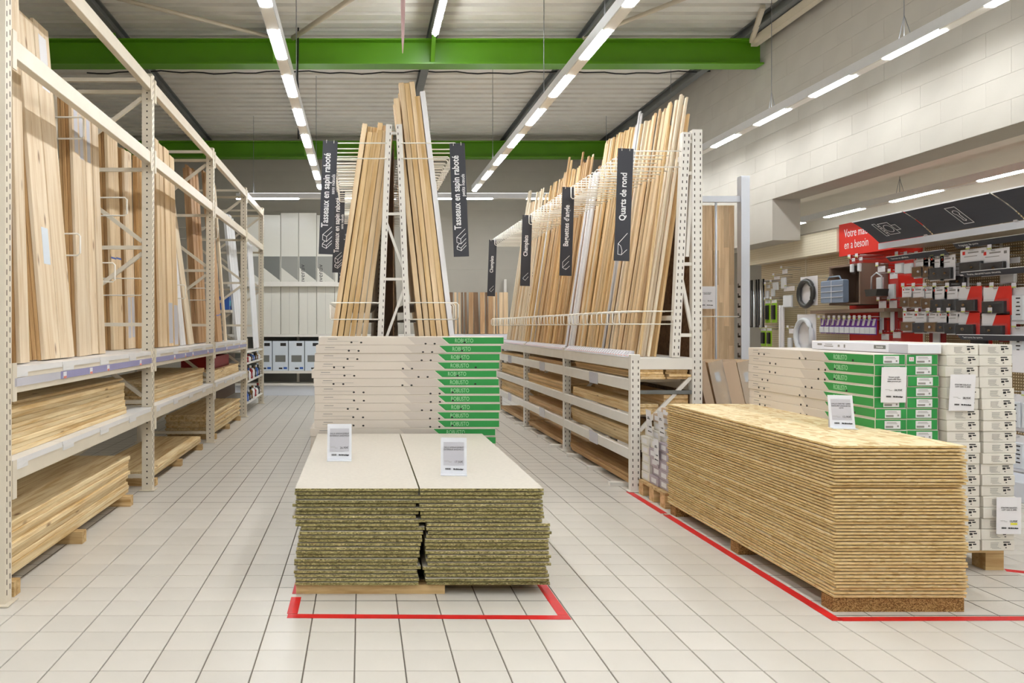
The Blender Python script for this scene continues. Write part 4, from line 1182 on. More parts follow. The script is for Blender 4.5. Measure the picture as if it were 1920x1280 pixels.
# ---------------------------------------------------------------- centre A-frame batten rack
CXR = 0.273; CY0, CY1 = 6.72, 11.4
ar = empty('a_frame_rack', (CXR, 9.0, 0), 'white A-shaped batten rack behind the wide green cartons', 'rack')
for y in (CY0, 9.05, CY1 - 0.06):
    for s in (-1, 1):
        a, c = Vector((CXR + s * 0.125, y + 0.03, 1.0)), Vector((CXR + s * 0.042, y + 0.03, 3.05))
        b = MB(); b.bar(a, c, 0.06, 0.05, up=(1, 0, 0)); p = b.build('slanted_post', 'white_paint', ar)
        b = MB()
        for q in range(38):
            pp = a.lerp(c, (q + 0.5) / 38); b.box((pp.x - s * 0.012, y - 0.0005, pp.z), (0.006, 0.0008, 0.02))
        tag(b.build('slot_shade_row', 'slot_shade', p), kind='stuff')
        b = MB(); b.cbox((CXR + s * 0.5, y + 0.03, 0.52), (0.06, 0.06, 1.03), 0.003); b.build('post', 'white_paint', ar)
    for z in (1.75, 2.30, 2.98):
        wv = 0.125 - 0.083 * (z - 1.0) / 2.05
        b = MB(); b.bar((CXR - wv, y + 0.03, z), (CXR + wv, y + 0.03, z), 0.025, 0.022); b.build('brace', 'white_paint', ar)
    for z0, z1 in ((1.1, 1.70), (2.26, 1.80)):
        wa = 0.125 - 0.083 * (z0 - 1) / 2.05; wb_ = 0.125 - 0.083 * (z1 - 1) / 2.05
        b = MB(); b.bar((CXR - wa, y + 0.03, z0), (CXR + wb_, y + 0.03, z1), 0.025, 0.022); b.build('brace', 'white_paint', ar)
    boxat('end_beam', (CXR - 0.47, y, 0.96), (CXR + 0.47, y + 0.06, 1.04), 'white_paint', ar)
    boxat('end_beam', (CXR - 0.47, y, 0.30), (CXR + 0.47, y + 0.06, 0.38), 'white_paint', ar)
for s in (-1, 1):
    boxat('side_beam', (CXR + s * 0.53, CY0 + 0.061, 0.98), (CXR + s * 0.50, CY1 - 0.061, 1.06), 'white_paint', ar)
    boxat('side_beam', (CXR + s * 0.53, CY0 + 0.061, 0.30), (CXR + s * 0.50, CY1 - 0.061, 0.38), 'white_paint', ar)
boxat('deck', (CXR - 0.60, CY0, 1.061), (CXR + 0.60, CY1, 1.075), 'deck_white', ar)
boxat('lower_deck', (CXR - 0.49, CY0, 0.381), (CXR + 0.49, CY1, 0.395), 'deck_white', ar)
boxat('centre_panel', (CXR - 0.004, CY0 + 0.08, 1.078), (CXR + 0.004, CY1 - 0.08, 2.9), 'dark_panel', ar)
def a_dividers(y, s):
    loop(ar, (CXR + s * 0.06, y, 2.89), s * 0.465, 0, 0.13, 0.0055, 'wire_divider')
    loop(ar, (CXR + s * 0.12, y, 1.55), s * 0.42, 0, 0.14, 0.0055, 'wire_divider')
for s in (-1, 1): a_dividers(CY0 - 0.006, s)
y0 = CY0 + 0.09
for s, nm in ((-1, 'plank-rack side'), (1, 'batten-rack side')):
    y = y0; r_ = 0
    while y < CY1 - 0.1:
        wd = R.choice([0.045, 0.055, 0.07]); nlay = 6 if r_ < 3 else (2 if r_ < 12 else 1)
        base = 3.04 if s < 0 else 3.3
        for l in range(nlay):
            t = 0.045
            xb = CXR + s * ((0.535 if s < 0 else 0.52) - l * 0.0525); xt = CXR + s * ((0.245 if s < 0 else 0.245) - l * 0.0445)
            zt = base + R.uniform(-0.06, 0.06) + (0.1 if s > 0 and l in (2, 3, 4) else 0)
            if s > 0 and l >= 1: pass
            m = R.choice(['batten_pale', 'batten_yellow', 'batten_yellow', 'pine_clear', 'batten_yellow']) if l < 4 else 'pine_clear'
            if s > 0 and l == 0 and r_ in (0, 6): m = 'white_profile'
            if s < 0 and l in (0, 1) and r_ > 12 and R.random() < 0.15: m = 'white_profile'
            lay = ['outermost', 'second', 'third', 'fourth', 'fifth', 'innermost'][l]
            lab = '%s square batten from the front, %s layer, %s of A-frame' % (nth(r_), lay, nm); grp = 'A-frame battens ' + nm
            batten(y + wd / 2, wd, t - 0.002, zt, xb, xt, m, lab, grp, R.uniform(-0.003, 0.003), 'square_batten', 1.0756)
        y += wd + 0.008; r_ += 1
        if r_ % 2 == 0:
            a_dividers(y + 0.004, s); y += 0.018
hang_sign(-0.262, 6.70, 2.905, 0.124, 0.95, 'Tasseaux en sapin raboté', 'sans nœuds', 'block', -2.2, 'nearest black Tasseaux sign on the plank-rack side of A-frame', ts=0.08, cond=0.76, st=0.225)
hang_sign(-0.248, 9.05, 2.89, 0.122, 0.93, 'Tasseaux en sapin raboté', 'sans nœuds', 'block', -1.5, 'middle black sign half hidden behind the nearest Tasseaux sign', ts=0.08, cond=0.76, st=0.225)
hang_sign(-0.246, 11.1, 2.89, 0.122, 0.93, 'Tasseaux en sapin raboté', 'petits nœuds', 'block', -1.5, 'farthest black sign in the row behind nearest Tasseaux sign', ts=0.08, cond=0.76, st=0.225)
hang_sign(0.80, 6.70, 2.885, 0.128, 0.95, 'Tasseaux en sapin raboté', 'petits nœuds', 'block', 2.2, 'black Tasseaux sign on the batten-rack side of A-frame', ts=0.08, cond=0.76, st=0.225)
hang_sign(0.80, 9.05, 2.89, 0.122, 0.98, 'Pièces de volets', '', 'block', 2.0, 'dark blue sign partly hidden behind the A-frame battens', m='sign_blue', ts=0.085)

# ---------------------------------------------------------------- rear wall shelving with panel packs
bk = empty('rear_shelving', (-1.2, 15.6, 0), 'long white shelving with tall panel packs against the rear wall', 'shelving')
for z in (0.49, 1.2):
    boxat('shelf', (-2.6, 15.55, z - 0.05), (2.9, 16.1, z), 'white_paint', bk)
boxat('retaining_bar', (-2.6, 15.5, 2.13), (0.05, 15.56, 2.22), 'white_paint', bk)
boxat('base', (-2.6, 15.6, 0.004), (2.9, 16.1, 0.2), 'cool_white_paint', bk)
boxat('base_rail', (-2.6, 15.56, 0.2), (2.9, 16.1, 0.24), 'white_paint', bk)
boxat('back_panel', (-2.6, 16.1, 0.01), (2.9, 16.14, 1.2), 'photo_grey', bk)
for x in (-2.6, -1.3, 0.02, 1.4, 2.86): boxat('upright', (x, 16.05, 0.004), (x + 0.05, 16.1, 2.3), 'white_paint', bk)
boxat('middle_bar', (-1.9, 15.98, 0.78), (-0.9, 16.04, 0.86), 'beige_steel', bk)
for i in range(6):
    x0 = -2.28 + i * 0.352
    hh = 2.33 + (0.04 if i in (2, 3, 5) else 0)
    o = boxat('panel_pack', (x0, 15.62, 1.201), (x0 + 0.342, 15.68, 1.201 + hh), 'panel_white', ch=0.004)
    tag(o, 'tall glossy white panel pack on rear shelf, %s from the plank rack' % nth(i), 'panel pack', 'rear panel packs')
    boxat('printed_image', (x0 + 0.01, 15.6185, 2.25), (x0 + 0.332, 15.6198, 2.72), 'photo_grey' if i % 2 else 'photo_mid', o)
    link('print_white_corner', flatmesh([((-0.16, -0.23), (0.16, -0.23), (-0.16, 0.02))], 'panel_white'), frame((x0 + 0.171, 15.6178, 2.48), (1, 0, 0), (0, 0, 1), (0, -1, 0)), o)
    if i in (3, 4): text(o, 'inventiv', 0.13, 'print_black', (x0 + 0.07, 15.6165, 2.36), (0, 0, 1), (-1, 0, 0))
    boxat('seam', (x0 + 0.165, 15.6188, 1.21), (x0 + 0.168, 15.6198, 2.24), 'print_grey', o)
for i in range(5):
    x0 = -2.05 + i * 0.315
    o = boxat('blue_carton', (x0, 15.6, 0.4905), (x0 + 0.3, 15.95, 1.07), 'box_blue', ch=0.003); tag(o, 'pale blue carton on rear low shelf, %s from the plank rack' % nth(i), 'carton', 'pale blue cartons')
    boxat('picture', (x0 + 0.05, 15.5985, 0.66), (x0 + 0.25, 15.5998, 0.79), 'photo_grey', o)
    boxat('logo_bar', (x0 + 0.15, 15.5985, 0.97), (x0 + 0.26, 15.5998, 1.03), 'print_black', o)
    boxat('logo_bar', (x0 + 0.12, 15.5985, 0.52), (x0 + 0.19, 15.5998, 0.55), 'print_black', o)
    boxat('logo_bar', (x0 + 0.21, 15.5985, 0.52), (x0 + 0.28, 15.5998, 0.56), 'bottle_blue', o)
# boards on the rear shelf near the batten rack
boxat('price_board', (1.55, 15.5, 1.06), (2.85, 15.52, 1.2), 'ticket', bk)
boxat('dark_rail', (1.55, 15.5, 0.94), (2.85, 15.52, 1.058), 'deep_red', bk)
x = 1.72; i = 0
while x < 2.8:
    wd = R.choice([0.03, 0.04, 0.07, 0.09])
    o = link('short_board', boxmesh('short_board', (0.82, round(wd, 3), 0.02), R.choice(['larch', 'oak_stave', 'dark_panel'])), frame((x + wd / 2, 15.68, 1.202 + 0.412), Vector((R.uniform(-0.04, 0.04), 0.08, 1)).normalized(), (1, 0, 0), (0, -1, 0.08)))
    tag(o, 'short brown board standing on rear shelf, %s from the A-frame' % nth(i), 'board', 'short boards at the rear'); i += 1
    x += wd + R.choice([0.01, 0.02, 0.035])

# ---------------------------------------------------------------- worktop panel rack beside the batten rack
pr = empty('worktop_rack', (3.5, 8.05, 0), 'bluish white frame rack holding upright oak worktops', 'rack')
for x in (3.14, 3.80):
    boxat('post', (x, 8.0, 0.0035), (x + 0.085, 8.09, 2.86), 'cool_white_paint', pr, 0.004)
b = MB()
for q in range(8): b.box((3.7965, 8.03, 1.05 + q * 0.1), (0.005, 0.03, 0.02)); b.box((3.7965, 8.06, 1.05 + q * 0.1 + 0.012), (0.005, 0.008, 0.044))
tag(b.build('slot_shade_row', 'slot_shade', pr), kind='stuff')
boxat('top_bar', (3.225, 8.02, 2.60), (3.80, 8.07, 2.66), 'cool_white_paint', pr)
boxat('bottom_bar', (3.225, 8.02, 0.20), (3.80, 8.07, 0.26), 'cool_white_paint', pr)
for x in (3.345, 3.565):
    b = MB(); b.tube([(x, 8.045, 0.26), (x, 8.045, 2.60)], 0.012, 8); b.build('vertical_bar', 'cool_white_paint', pr)
b = MB(); b.tube([(3.225, 8.03, 1.45), (3.80, 8.03, 1.45)], 0.006, 6); b.build('cross_wire', 'wire_white', pr)
for i, (x, wd) in enumerate(((3.06, 0.24), (3.31, 0.26), (3.58, 0.21))):
    root = empty('oak_worktop', (x + wd / 2, 8.14, 0.0035), 'upright oak stave worktop in the frame rack, %s from batten rack' % nth(i), 'worktop', 'oak worktops')
    xx = x; 
    ns = 4
    for q in range(ns):
        sw = wd / ns
        z = 0.004
        while z < 2.55:
            l = min(R.choice([0.35, 0.5, 0.62, 0.8]), 2.58 - z)
            M = frame((xx + sw / 2, 8.15, z + l / 2), (0, 0, 1), (1, 0, 0), (0, 1, 0))
            link('stave', boxmesh('stave', (round(l, 2) - 0.001, sw - 0.0008, 0.038), 'oak_stave'), M, root)
            z += l
        xx += sw
# dark panels inside the batten rack's far side
for i in range(4):
    o = boxat('dark_panel', (2.86, 6.9 + i * 0.42, 0.0035), (2.885, 7.3 + i * 0.42, 2.75 - 0.05 * (i % 2)), 'dark_panel'); tag(o, 'dark brown upright panel behind the batten rack, %s from camera' % nth(i), 'panel', 'dark upright panels')
# film-wrapped worktops leaning
for i in range(4):
    x0 = (3.35, 3.475, 3.61, 3.745)[i]
    al = math.radians(12)
    up = Vector((-math.sin(al), 0.02, math.cos(al))).normalized(); ay = Vector((0, 1, 0)); az = up.cross(ay).normalized(); ay = az.cross(up)
    th = (0.08, 0.125, 0.125, 0.125)[i]
    c = Vector((x0, 7.55, 0.004)) + up * 0.52 + Vector((0, 0, th / 2 * math.sin(al) + 0.003))
    M = frame(c, up, ay, az)
    o = link('wrapped_worktop', boxmesh('wrapped_worktop', (1.02, 0.36, th), 'oak_stave' if i % 2 else 'carton_brown'), M)
    tag(o, 'short film-wrapped worktop leaning behind the OSB stack, %s from batten rack' % nth(i), 'worktop', 'wrapped worktops')
    if i % 2:
        b = MB(); k = 9; vs = []
        for a in range(k + 1):
            for c_ in range(5):
                vs.append((-0.51 + 1.02 * a / k, -0.186 - 0.012 * R.random(), (-0.5 + c_ / 4) * th * 1.1))
        fs = [(a * 5 + c_, a * 5 + c_ + 1, a * 5 + c_ + 6, a * 5 + c_ + 5) for a in range(k) for c_ in range(4)]
        b.add(vs, fs, 0, True); b.build('plastic_film', 'film', o, M)
        link('blue_label', flatmesh([(0.36, 0, 0.09, th * 0.4)], 'box_blue'), M @ frame((0, -0.1812, 0), (1, 0, 0), (0, 0, 1), (0, -1, 0)), o)
# white sheet on the worktop rack
o = sheet((3.455, 8.0, 1.64), X_, Zv, 0.17, 0.225, ['PLAN DE TRAVAIL', 'CHENE MASSIF'], '99,90€', 'white price sheet fixed to the frame of worktop rack')

# ---------------------------------------------------------------- hardware display wall on the right
HX = 5.55
hw = empty('hardware_display', (HX, 8.2, 0), 'long pegboard display wall with hardware on hooks', 'display')
mods = [(11.1, 9.98, 'peg_beige'), (9.98, 9.1, 'peg_beige'), (9.1, 7.88, 'store_red'), (7.88, 6.93, 'peg_bright'), (6.93, 5.98, 'peg_bright'), (5.98, 5.0, 'peg_bright')]
for a, c, m in mods:
    boxat('peg_panel', (HX, c + 0.02, 0.25), (HX + 0.02, a, 2.33 if m != 'store_red' else 2.42), m, hw)
    boxat('upright', (HX - 0.004, c - 0.01, 0.004), (HX + 0.05, c + 0.02, 2.42), 'beige_steel', hw)
    boxat('base_shelf', (HX - 0.52, c + 0.01, 0.004), (HX, a - 0.005, 0.16), 'cool_white_paint', hw, 0.006)
# cream fascia
for a, c in ((11.1, 9.98), (9.98, 9.07)):
    boxat('fascia', (HX - 0.16, c, 2.2), (HX - 0.12, a - 0.004, 2.46), 'peg_cream', hw)
    boxat('fascia_soffit', (HX - 0.12, c, 2.2), (HX, a - 0.004, 2.22), 'cream_paint', hw)
# red sign panel with words
rs = boxat('red_sign', (HX - 0.14, 7.98, 2.14), (HX - 0.12, 9.06, 2.50), 'store_red'); tag(rs, 'red sign with white words Votre maison en a besoin', 'sign')
text(rs, 'Votre maison', 0.13, 'print_white', (HX - 0.1412, 8.96, 2.385), (0, -1, 0), (0, 0, 1), align='LEFT', cond=0.72)
text(rs, 'en a besoin', 0.13, 'print_white', (HX - 0.1412, 8.96, 2.255), (0, -1, 0), (0, 0, 1), align='LEFT', cond=0.72)
# canopy with slanted dark signs
cp = empty('display_canopy', (HX - 0.3, 6.6, 2.15), 'white canopy shelf above the hardware packs', 'canopy')
XC = 5.15
boxat('canopy_board', (XC, 5.0, 2.13), (HX, 7.95, 2.145), 'cream_paint', cp)
boxat('canopy_edge', (XC - 0.012, 5.0, 2.115), (XC, 7.95, 2.175), 'cool_white_paint', cp)
def slant(y0, y1, label, icon):
    n = 8; b = MB(); vs = []
    up = Vector((-0.27, 0, 0.205))
    p0 = Vector((XC - 0.014, 0, 2.178))
    nr = Vector((0, -1, 0)).cross(up.normalized())
    for i in range(n + 1):
        t = i / n
        bow = 0.012 * math.sin(t * math.pi)
        for k in (0, 1):
            p = p0 + up * t + nr * (-bow) - nr * (0.004 * k)
            vs += [(p.x, y0, p.z), (p.x, y1, p.z)]
    fs = []
    for i in range(n):
        a = i * 4
        fs += [(a, a + 1, a + 5, a + 4), (a + 2, a + 6, a + 7, a + 3), (a, a + 4, a + 6, a + 2), (a + 1, a + 3, a + 7, a + 5)]
    fs += [(0, 2, 3, 1), (n * 4, n * 4 + 1, n * 4 + 3, n * 4 + 2)]
    b.add(vs, fs)
    o = b.build('category_sign', 'sign_black', None); tag(o, label, 'sign', 'slanted category signs')
    boxat('edge_strip', (p0.x + up.x - 0.004, y0, p0.z + up.z - 0.004), (p0.x + up.x + 0.004, y1, p0.z + up.z + 0.006), 'print_white', o)
    boxat('clip', (p0.x - 0.01, y0 + 0.05, p0.z - 0.004), (p0.x + 0.004, y0 + 0.09, p0.z + 0.012), 'silver', o)
    u = up.normalized(); r0 = Vector((0, -1, 0)); n_ = r0.cross(u)
    c = p0 + up * 0.5 + Vector((0, (y0 + y1) / 2, 0)) + n_ * 0.001
    segs = []
    def rect(x0, z0, x1, z1): return [((x0, z0), (x1, z0)), ((x1, z0), (x1, z1)), ((x1, z1), (x0, z1)), ((x0, z1), (x0, z0))]
    if icon == 'lock':
        segs = rect(-0.16, -0.09, -0.12, 0.09) + rect(-0.12, 0.02, -0.09, 0.05) + rect(-0.12, -0.05, -0.09, -0.02) + rect(-0.09, -0.08, 0.05, 0.08) + rect(0.05, -0.035, 0.11, 0.035)
        k = 18
        for i in range(k): segs.append(((-0.02 + 0.05 * math.cos(2 * math.pi * i / k), 0.05 * math.sin(2 * math.pi * i / k)), (-0.02 + 0.05 * math.cos(2 * math.pi * (i + 1) / k), 0.05 * math.sin(2 * math.pi * (i + 1) / k))))
    elif icon == 'key':
        segs = rect(-0.055, -0.105, 0.055, 0.105)
        pts = [(0.028 * math.cos(t), 0.035 + 0.028 * math.sin(t)) for t in [math.radians(a) for a in range(-60, 241, 20)]]
        pts = pts + [(-0.012, -0.04), (-0.016, -0.06), (0, -0.072), (0.016, -0.06), (0.012, -0.04), pts[0]]
        segs += list(zip(pts[:-1], pts[1:]))
    if segs:
        o2 = link('icon', line_mesh(segs, 0.006, 'print_white'), frame(c, r0, u, n_), o)
slant(7.2, 7.93, 'slanted dark sign with white lock outline above hardware', 'lock')
slant(6.2, 7.18, 'slanted dark sign with white keyhole plate outline', 'key')
slant(5.2, 6.18, 'slanted dark plain sign at the picture edge', '')
# dark shelf strips with product words
def strip(y0, y1, z, x, label, words):
    b = MB(); b.prism([(x - 0.012, z + 0.022), (x + 0.03, z - 0.022), (x + 0.034, z - 0.018), (x - 0.008, z + 0.026)], 1, y0, y1)
    o = b.build('title_strip', 'sign_black'); tag(o, label, 'sign strip', 'dark title strips')
    boxat('edge_line', (x - 0.0135, y0, z + 0.0225), (x - 0.0085, y1, z + 0.0275), 'print_white', o)
    if words: text(o, words, 0.03, 'print_white', (x + 0.006, y1 - 0.05, z + 0.001), (0, -1, 0), (-0.7, 0, 0.7), align='LEFT')
    for yy in (y0 + 0.1, y1 - 0.1): boxat('bracket', (x + 0.02, yy, z - 0.004), (HX - 0.0005, yy + 0.012, z + 0.004), 'beige_steel', o)
strip(7.2, 8.0, 2.02, 5.26, 'dark title strip under the lock sign', 'Verrous et cylindres')
strip(6.0, 7.1, 2.06, 5.26, 'dark title strip under the keyhole sign', 'Poignées de porte')
strip(6.0, 7.0, 1.80, 5.26, 'dark title strip between upper and middle pack rows', 'Porte, sécurité haute sécurité')
strip(6.05, 7.05, 1.255, 5.26, 'dark title strip above the bottom pack row', 'Serrures de porte')
# hooks with packs
def hook(y, z, L, par):
    b = MB(); b.tube([(HX, y, z), (HX - L, y, z - 0.004), (HX - L - 0.012, y, z + 0.012)], 0.003, 5); b.tube([(HX, y, z + 0.03), (HX - L + 0.02, y, z + 0.034)], 0.0028, 5)
    return b.build('hook', 'silver', par)
def pack(y, ztop, wd, ht, style, label, group, x=None, yaw=0.0):
    x = HX - 0.22 if x is None else x
    hk = hook(y, ztop - 0.012, HX - x + 0.03, hw)
    boxat('price_tag', (x - 0.05, y - 0.022, ztop - 0.005), (x - 0.047, y + 0.022, ztop + 0.035), 'ticket', hk)
    boxat('tag_band', (x - 0.0512, y - 0.022, ztop - 0.005), (x - 0.0502, y + 0.022, ztop + 0.006), 'yellow_green', hk)
    yaw = math.radians(yaw)
    r0 = Vector((-math.sin(yaw), -math.cos(yaw), 0)); up = Vector((0, 0, 1)); n_ = r0.cross(up)
    c = Vector((x, y, ztop - ht / 2))
    card = {'red': 'store_red', 'white': 'paper', 'brown': 'paper', 'purple': 'purple', 'lime': 'lime', 'redstrip': 'deep_red', 'clear': 'blister', 'key': 'paper'}[style]
    o = link('blister_pack', boxmesh('card', (wd, ht, 0.003), card, 0.0008), frame(c, r0, up, n_)); tag(o, label, 'blister pack', group)
    def pc(name, cx, cz, w_, h_, dep, m, ch=0.0):
        return link(name, boxmesh(name, (w_, h_, dep), m, ch), frame(c + r0 * cx + up * cz + n_ * (dep / 2 + 0.002), r0, up, n_), o)
    if style == 'red':
        link('white_print', flatmesh([((-wd * 0.49, ht * 0.49), (wd * 0.05, ht * 0.49), (-wd * 0.18, -ht * 0.2), (-wd * 0.49, -ht * 0.2))], 'paper'), frame(c + n_ * 0.002, r0, up, n_), o)
        pc('lock', -wd * 0.04, -ht * 0.22, wd * 0.78, ht * 0.42, 0.035, 'dark_plastic', 0.006)
        b = MB(); b.tube([(0, 0, 0.036), (0, 0, 0.046)], 0.013, 10); b.build('keyhole', 'bronze', o, frame(c - r0 * wd * 0.08 - up * ht * 0.2, r0, up, n_))
        pc('blister', 0, -ht * 0.2, wd * 0.9, ht * 0.52, 0.05, 'blister', 0.008)
    elif style in ('white', 'brown'):
        pc('lock', 0, -ht * 0.22, wd * 0.82, ht * 0.44, 0.035, 'dark_plastic' if style == 'white' else 'bronze', 0.006)
        b = MB(); b.tube([(0, 0, 0.036), (0, 0, 0.048)], 0.011, 10); b.build('knob', 'bronze' if style == 'white' else 'silver', o, frame(c - up * ht * 0.22 + r0 * wd * 0.1, r0, up, n_))
        link('brand_mark', flatmesh([(-wd * 0.36, ht * 0.36, wd * 0.1, wd * 0.1)], 'store_red'), frame(c + n_ * 0.002, r0, up, n_), o)
        link('print', flatmesh([(0.0, ht * 0.36, wd * 0.4, ht * 0.05), (wd * 0.36, ht * 0.34, wd * 0.1, ht * 0.1), (-wd * 0.1, ht * 0.22, wd * 0.5, ht * 0.025)], 'print_grey'), frame(c + n_ * 0.002, r0, up, n_), o)
        pc('blister', 0, -ht * 0.2, wd * 0.92, ht * 0.5, 0.046, 'blister', 0.008)
    elif style == 'purple':
        link('white_print', flatmesh([((-wd * 0.1, ht * 0.48), (wd * 0.4, ht * 0.48), (wd * 0.05, ht * 0.05), (-wd * 0.4, ht * 0.05))], 'paper'), frame(c + n_ * 0.002, r0, up, n_), o)
        pc('blister', 0, -ht * 0.24, wd * 0.9, ht * 0.4, 0.02, 'pale_plastic', 0.004)
    elif style == 'lime':
        pc('tool', 0, -ht * 0.05, wd * 0.5, ht * 0.62, 0.025, 'dark_plastic', 0.006)
        link('header', flatmesh([(0, ht * 0.42, wd * 0.96, ht * 0.14)], 'paper'), frame(c + n_ * 0.002, r0, up, n_), o)
    elif style == 'redstrip':
        link('header', flatmesh([(0, ht * 0.36, wd * 0.9, ht * 0.24)], 'paper'), frame(c + n_ * 0.002, r0, up, n_), o)
        pc('part_strip', 0, -ht * 0.12, wd * 0.4, ht * 0.6, 0.014, 'pale_plastic', 0.003)
    elif style == 'clear':
        pc('fitting', 0, -ht * 0.15, wd * 0.7, ht * 0.5, 0.03, 'pale_plastic', 0.008)
        link('header', flatmesh([(0, ht * 0.38, wd * 0.9, ht * 0.2)], 'paper'), frame(c + n_ * 0.002, r0, up, n_), o)
    elif style == 'key':
        pc('plate', 0, -ht * 0.06, wd * 0.6, ht * 0.7, 0.02, 'pale_plastic', 0.008)
        link('marks', flatmesh([(wd * 0.05, ht * (0.2 - 0.11 * q), wd * (0.14 if q % 2 else 0.22), ht * 0.035) for q in range(5)], 'print_black'), frame(c + n_ * 0.0225, r0, up, n_), o)
    return o
def yx(px_, X=HX - 0.22): return X * F / (px_ - CX)
gp = 'hardware packs '
row1 = [(1690, 'clear', .16, .2), (1707, 'clear', .16, .2), (1727, 'brown', .2, .22), (1742, 'brown', .15, .22), (1757, 'white', .18, .24), (1777, 'white', .19, .23), (1825, 'white', .3, .23), (1866, 'white', .3, .23)]
for i, (p, st, wd, ht) in enumerate(row1):
    y = yx(p); z = CH + (612 - (478 if i < 6 else 466)) * y / F
    pack(y, z, wd, ht, st, 'upper row %s pack, %s from the red panel' % ({'clear': 'small clear', 'brown': 'bronze lock', 'white': 'dark lock'}[st], nth(i)), gp + 'upper row')
row2 = [(1702, 'brown', .16, .21), (1722, 'brown', .2, .21), (1743, 'brown', .14, .22), (1762, 'white', .19, .24), (1786, 'white', .2, .23), (1818, 'red', .28, .23), (1870, 'red', .3, .24)]
for i, (p, st, wd, ht) in enumerate(row2):
    y = yx(p); z = CH + (612 - 537) * y / F
    pack(y, z, wd, ht, st, 'middle row %s pack, %s from the red panel' % ({'red': 'red and white lock', 'brown': 'bronze lock', 'white': 'dark lock'}[st], nth(i)), gp + 'middle row')
row3 = [(1706, 'brown', .2, .2), (1728, 'white', .2, .21), (1749, 'brown', .17, .2), (1770, 'white', .12, .2), (1788, 'white', .17, .21), (1816, 'red', .26, .22), (1867, 'red', .3, .23)]
for i, (p, st, wd, ht) in enumerate(row3):
    y = yx(p); z = CH + (612 - 584) * y / F
    pack(y, z, wd, ht, st, 'lower row %s pack, %s from the red panel' % ({'red': 'red and white lock', 'brown': 'bronze lock', 'white': 'dark lock'}[st], nth(i)), gp + 'lower row')
row4 = [(1690, 'clear', .16, .2), (1712, 'white', .2, .2), (1745, 'white', .25, .2), (1785, 'white', .25, .2), (1830, 'white', .25, .2)]
for i, (p, st, wd, ht) in enumerate(row4):
    y = yx(p); pack(y, 1.17, wd, ht, st, 'bottom row pack just above white cartons, %s from the red panel' % nth(i), gp + 'bottom row')
for i, (p, z) in enumerate(((1912, 1.62), (1912, 1.30), (1905, 0.75), (1912, 0.42))):
    pack(yx(p, HX - 0.2), z + 0.05, 0.2, 0.3, 'key', 'white slotted plate pack at picture edge, %s from the top' % nth(i), gp + 'edge column', x=HX - 0.2)
    pack(yx(p + 26, HX - 0.2), z + 0.05, 0.18, 0.3, 'key', 'white slotted plate pack beyond the edge, %s from the top' % nth(i), gp + 'edge column', x=HX - 0.2)
ts = boxat('title_card', (HX - 0.26, 5.9, 0.98), (HX - 0.255, 6.5, 1.16), 'paper'); tag(ts, 'white card with green stripe among the slotted plates', 'card')
boxat('green_stripe', (HX - 0.2615, 5.95, 1.1), (HX - 0.2602, 6.35, 1.12), 'carton_green', ts)
for yy in (5.95, 6.4): boxat('holder', (HX - 0.2548, yy, 1.05), (HX - 0.0005, yy + 0.012, 1.07), 'silver', ts)
for i, (p, z, st) in enumerate(((1800, 1.93, 'white'), (1846, 1.70, 'red'), (1842, 1.42, 'red'), (1895, 1.93, 'clear'), (1735, 1.70, 'redstrip'), (1758, 1.42, 'redstrip'), (1893, 1.46, 'redstrip'))):
    pack(yx(p, HX - 0.12), z, 0.22, 0.24, st, '%s pack hanging deeper behind the front packs, %s one' % ({'white': 'dark lock', 'red': 'red lock', 'clear': 'clear', 'redstrip': 'dark red'}[st], nth(i)), gp + 'rear', x=HX - 0.12)
# red strips column at the panel joint
for i, (p, z, st) in enumerate(((1653, 1.98, 'clear'), (1655, 1.62, 'redstrip'), (1675, 1.62, 'redstrip'), (1676, 1.90, 'clear'), (1660, 1.28, 'clear'), (1682, 1.30, 'clear'))):
    pack(yx(p, HX - 0.16), z, 0.13, 0.33 if st == 'redstrip' else 0.3, st, '%s pack in front of the red panel, %s in the column' % ('red strip' if st == 'redstrip' else 'clear', nth(i)), gp + 'red column', x=HX - 0.16)
# row of purple packs
for i in range(11):
    p = 1543 + i * 9.6
    y = yx(p, HX - 0.25)
    pack(y, CH + (612 - 597) * y / F, 0.085, 0.17, 'purple', 'small purple and white pack, %s along the purple row' % nth(i), gp + 'purple row', x=HX - 0.25)
# brown cube box, organiser case, shelf
ds = empty('display_shelf', (HX - 0.2, 8.9, 1.5), 'grey brown display shelf on the red panel', 'shelf')
boxat('board', (HX - 0.32, 8.0, 1.50), (HX - 0.0005, 9.32, 1.535), 'brown_box', ds)
for yy in (8.15, 9.15): boxat('bracket', (HX - 0.25, yy, 1.44), (HX - 0.0005, yy + 0.02, 1.4995), 'beige_steel', ds)
b = MB(); x0, x1, ya, yb, za, zb, t = HX - 0.30, HX - 0.002, 8.42, 8.98, 1.585, 2.02, 0.02
b.box2((x0, ya, za), (x1, yb, za + t)); b.box2((x0, ya, zb - t), (x1, yb, zb)); b.box2((x0, ya, za + t), (x1, ya + t, zb - t)); b.box2((x0, yb - t, za + t), (x1, yb, zb - t)); b.box2((x1 - 0.01, ya + t, za + t), (x1, yb - t, zb - t))
o = b.build('cube_box', 'brown_box'); tag(o, 'open brown cube box on the display wall', 'box')
oc = empty('organiser_case', (HX - 0.36, 8.85, 1.59), 'translucent blue grey organiser case with compartments', 'organiser')
boxat('body', (HX - 0.37, 8.60, 1.61), (HX - 0.31, 9.02, 1.86), 'bluegrey_plastic', oc, 0.01)
for q in range(1, 4): boxat('divider', (HX - 0.376, 8.61, 1.61 + q * 0.0625 - 0.003), (HX - 0.3705, 9.01, 1.61 + q * 0.0625 + 0.003), 'pale_plastic', oc)
boxat('divider', (HX - 0.376, 8.81, 1.615), (HX - 0.3705, 8.816, 1.855), 'pale_plastic', oc)
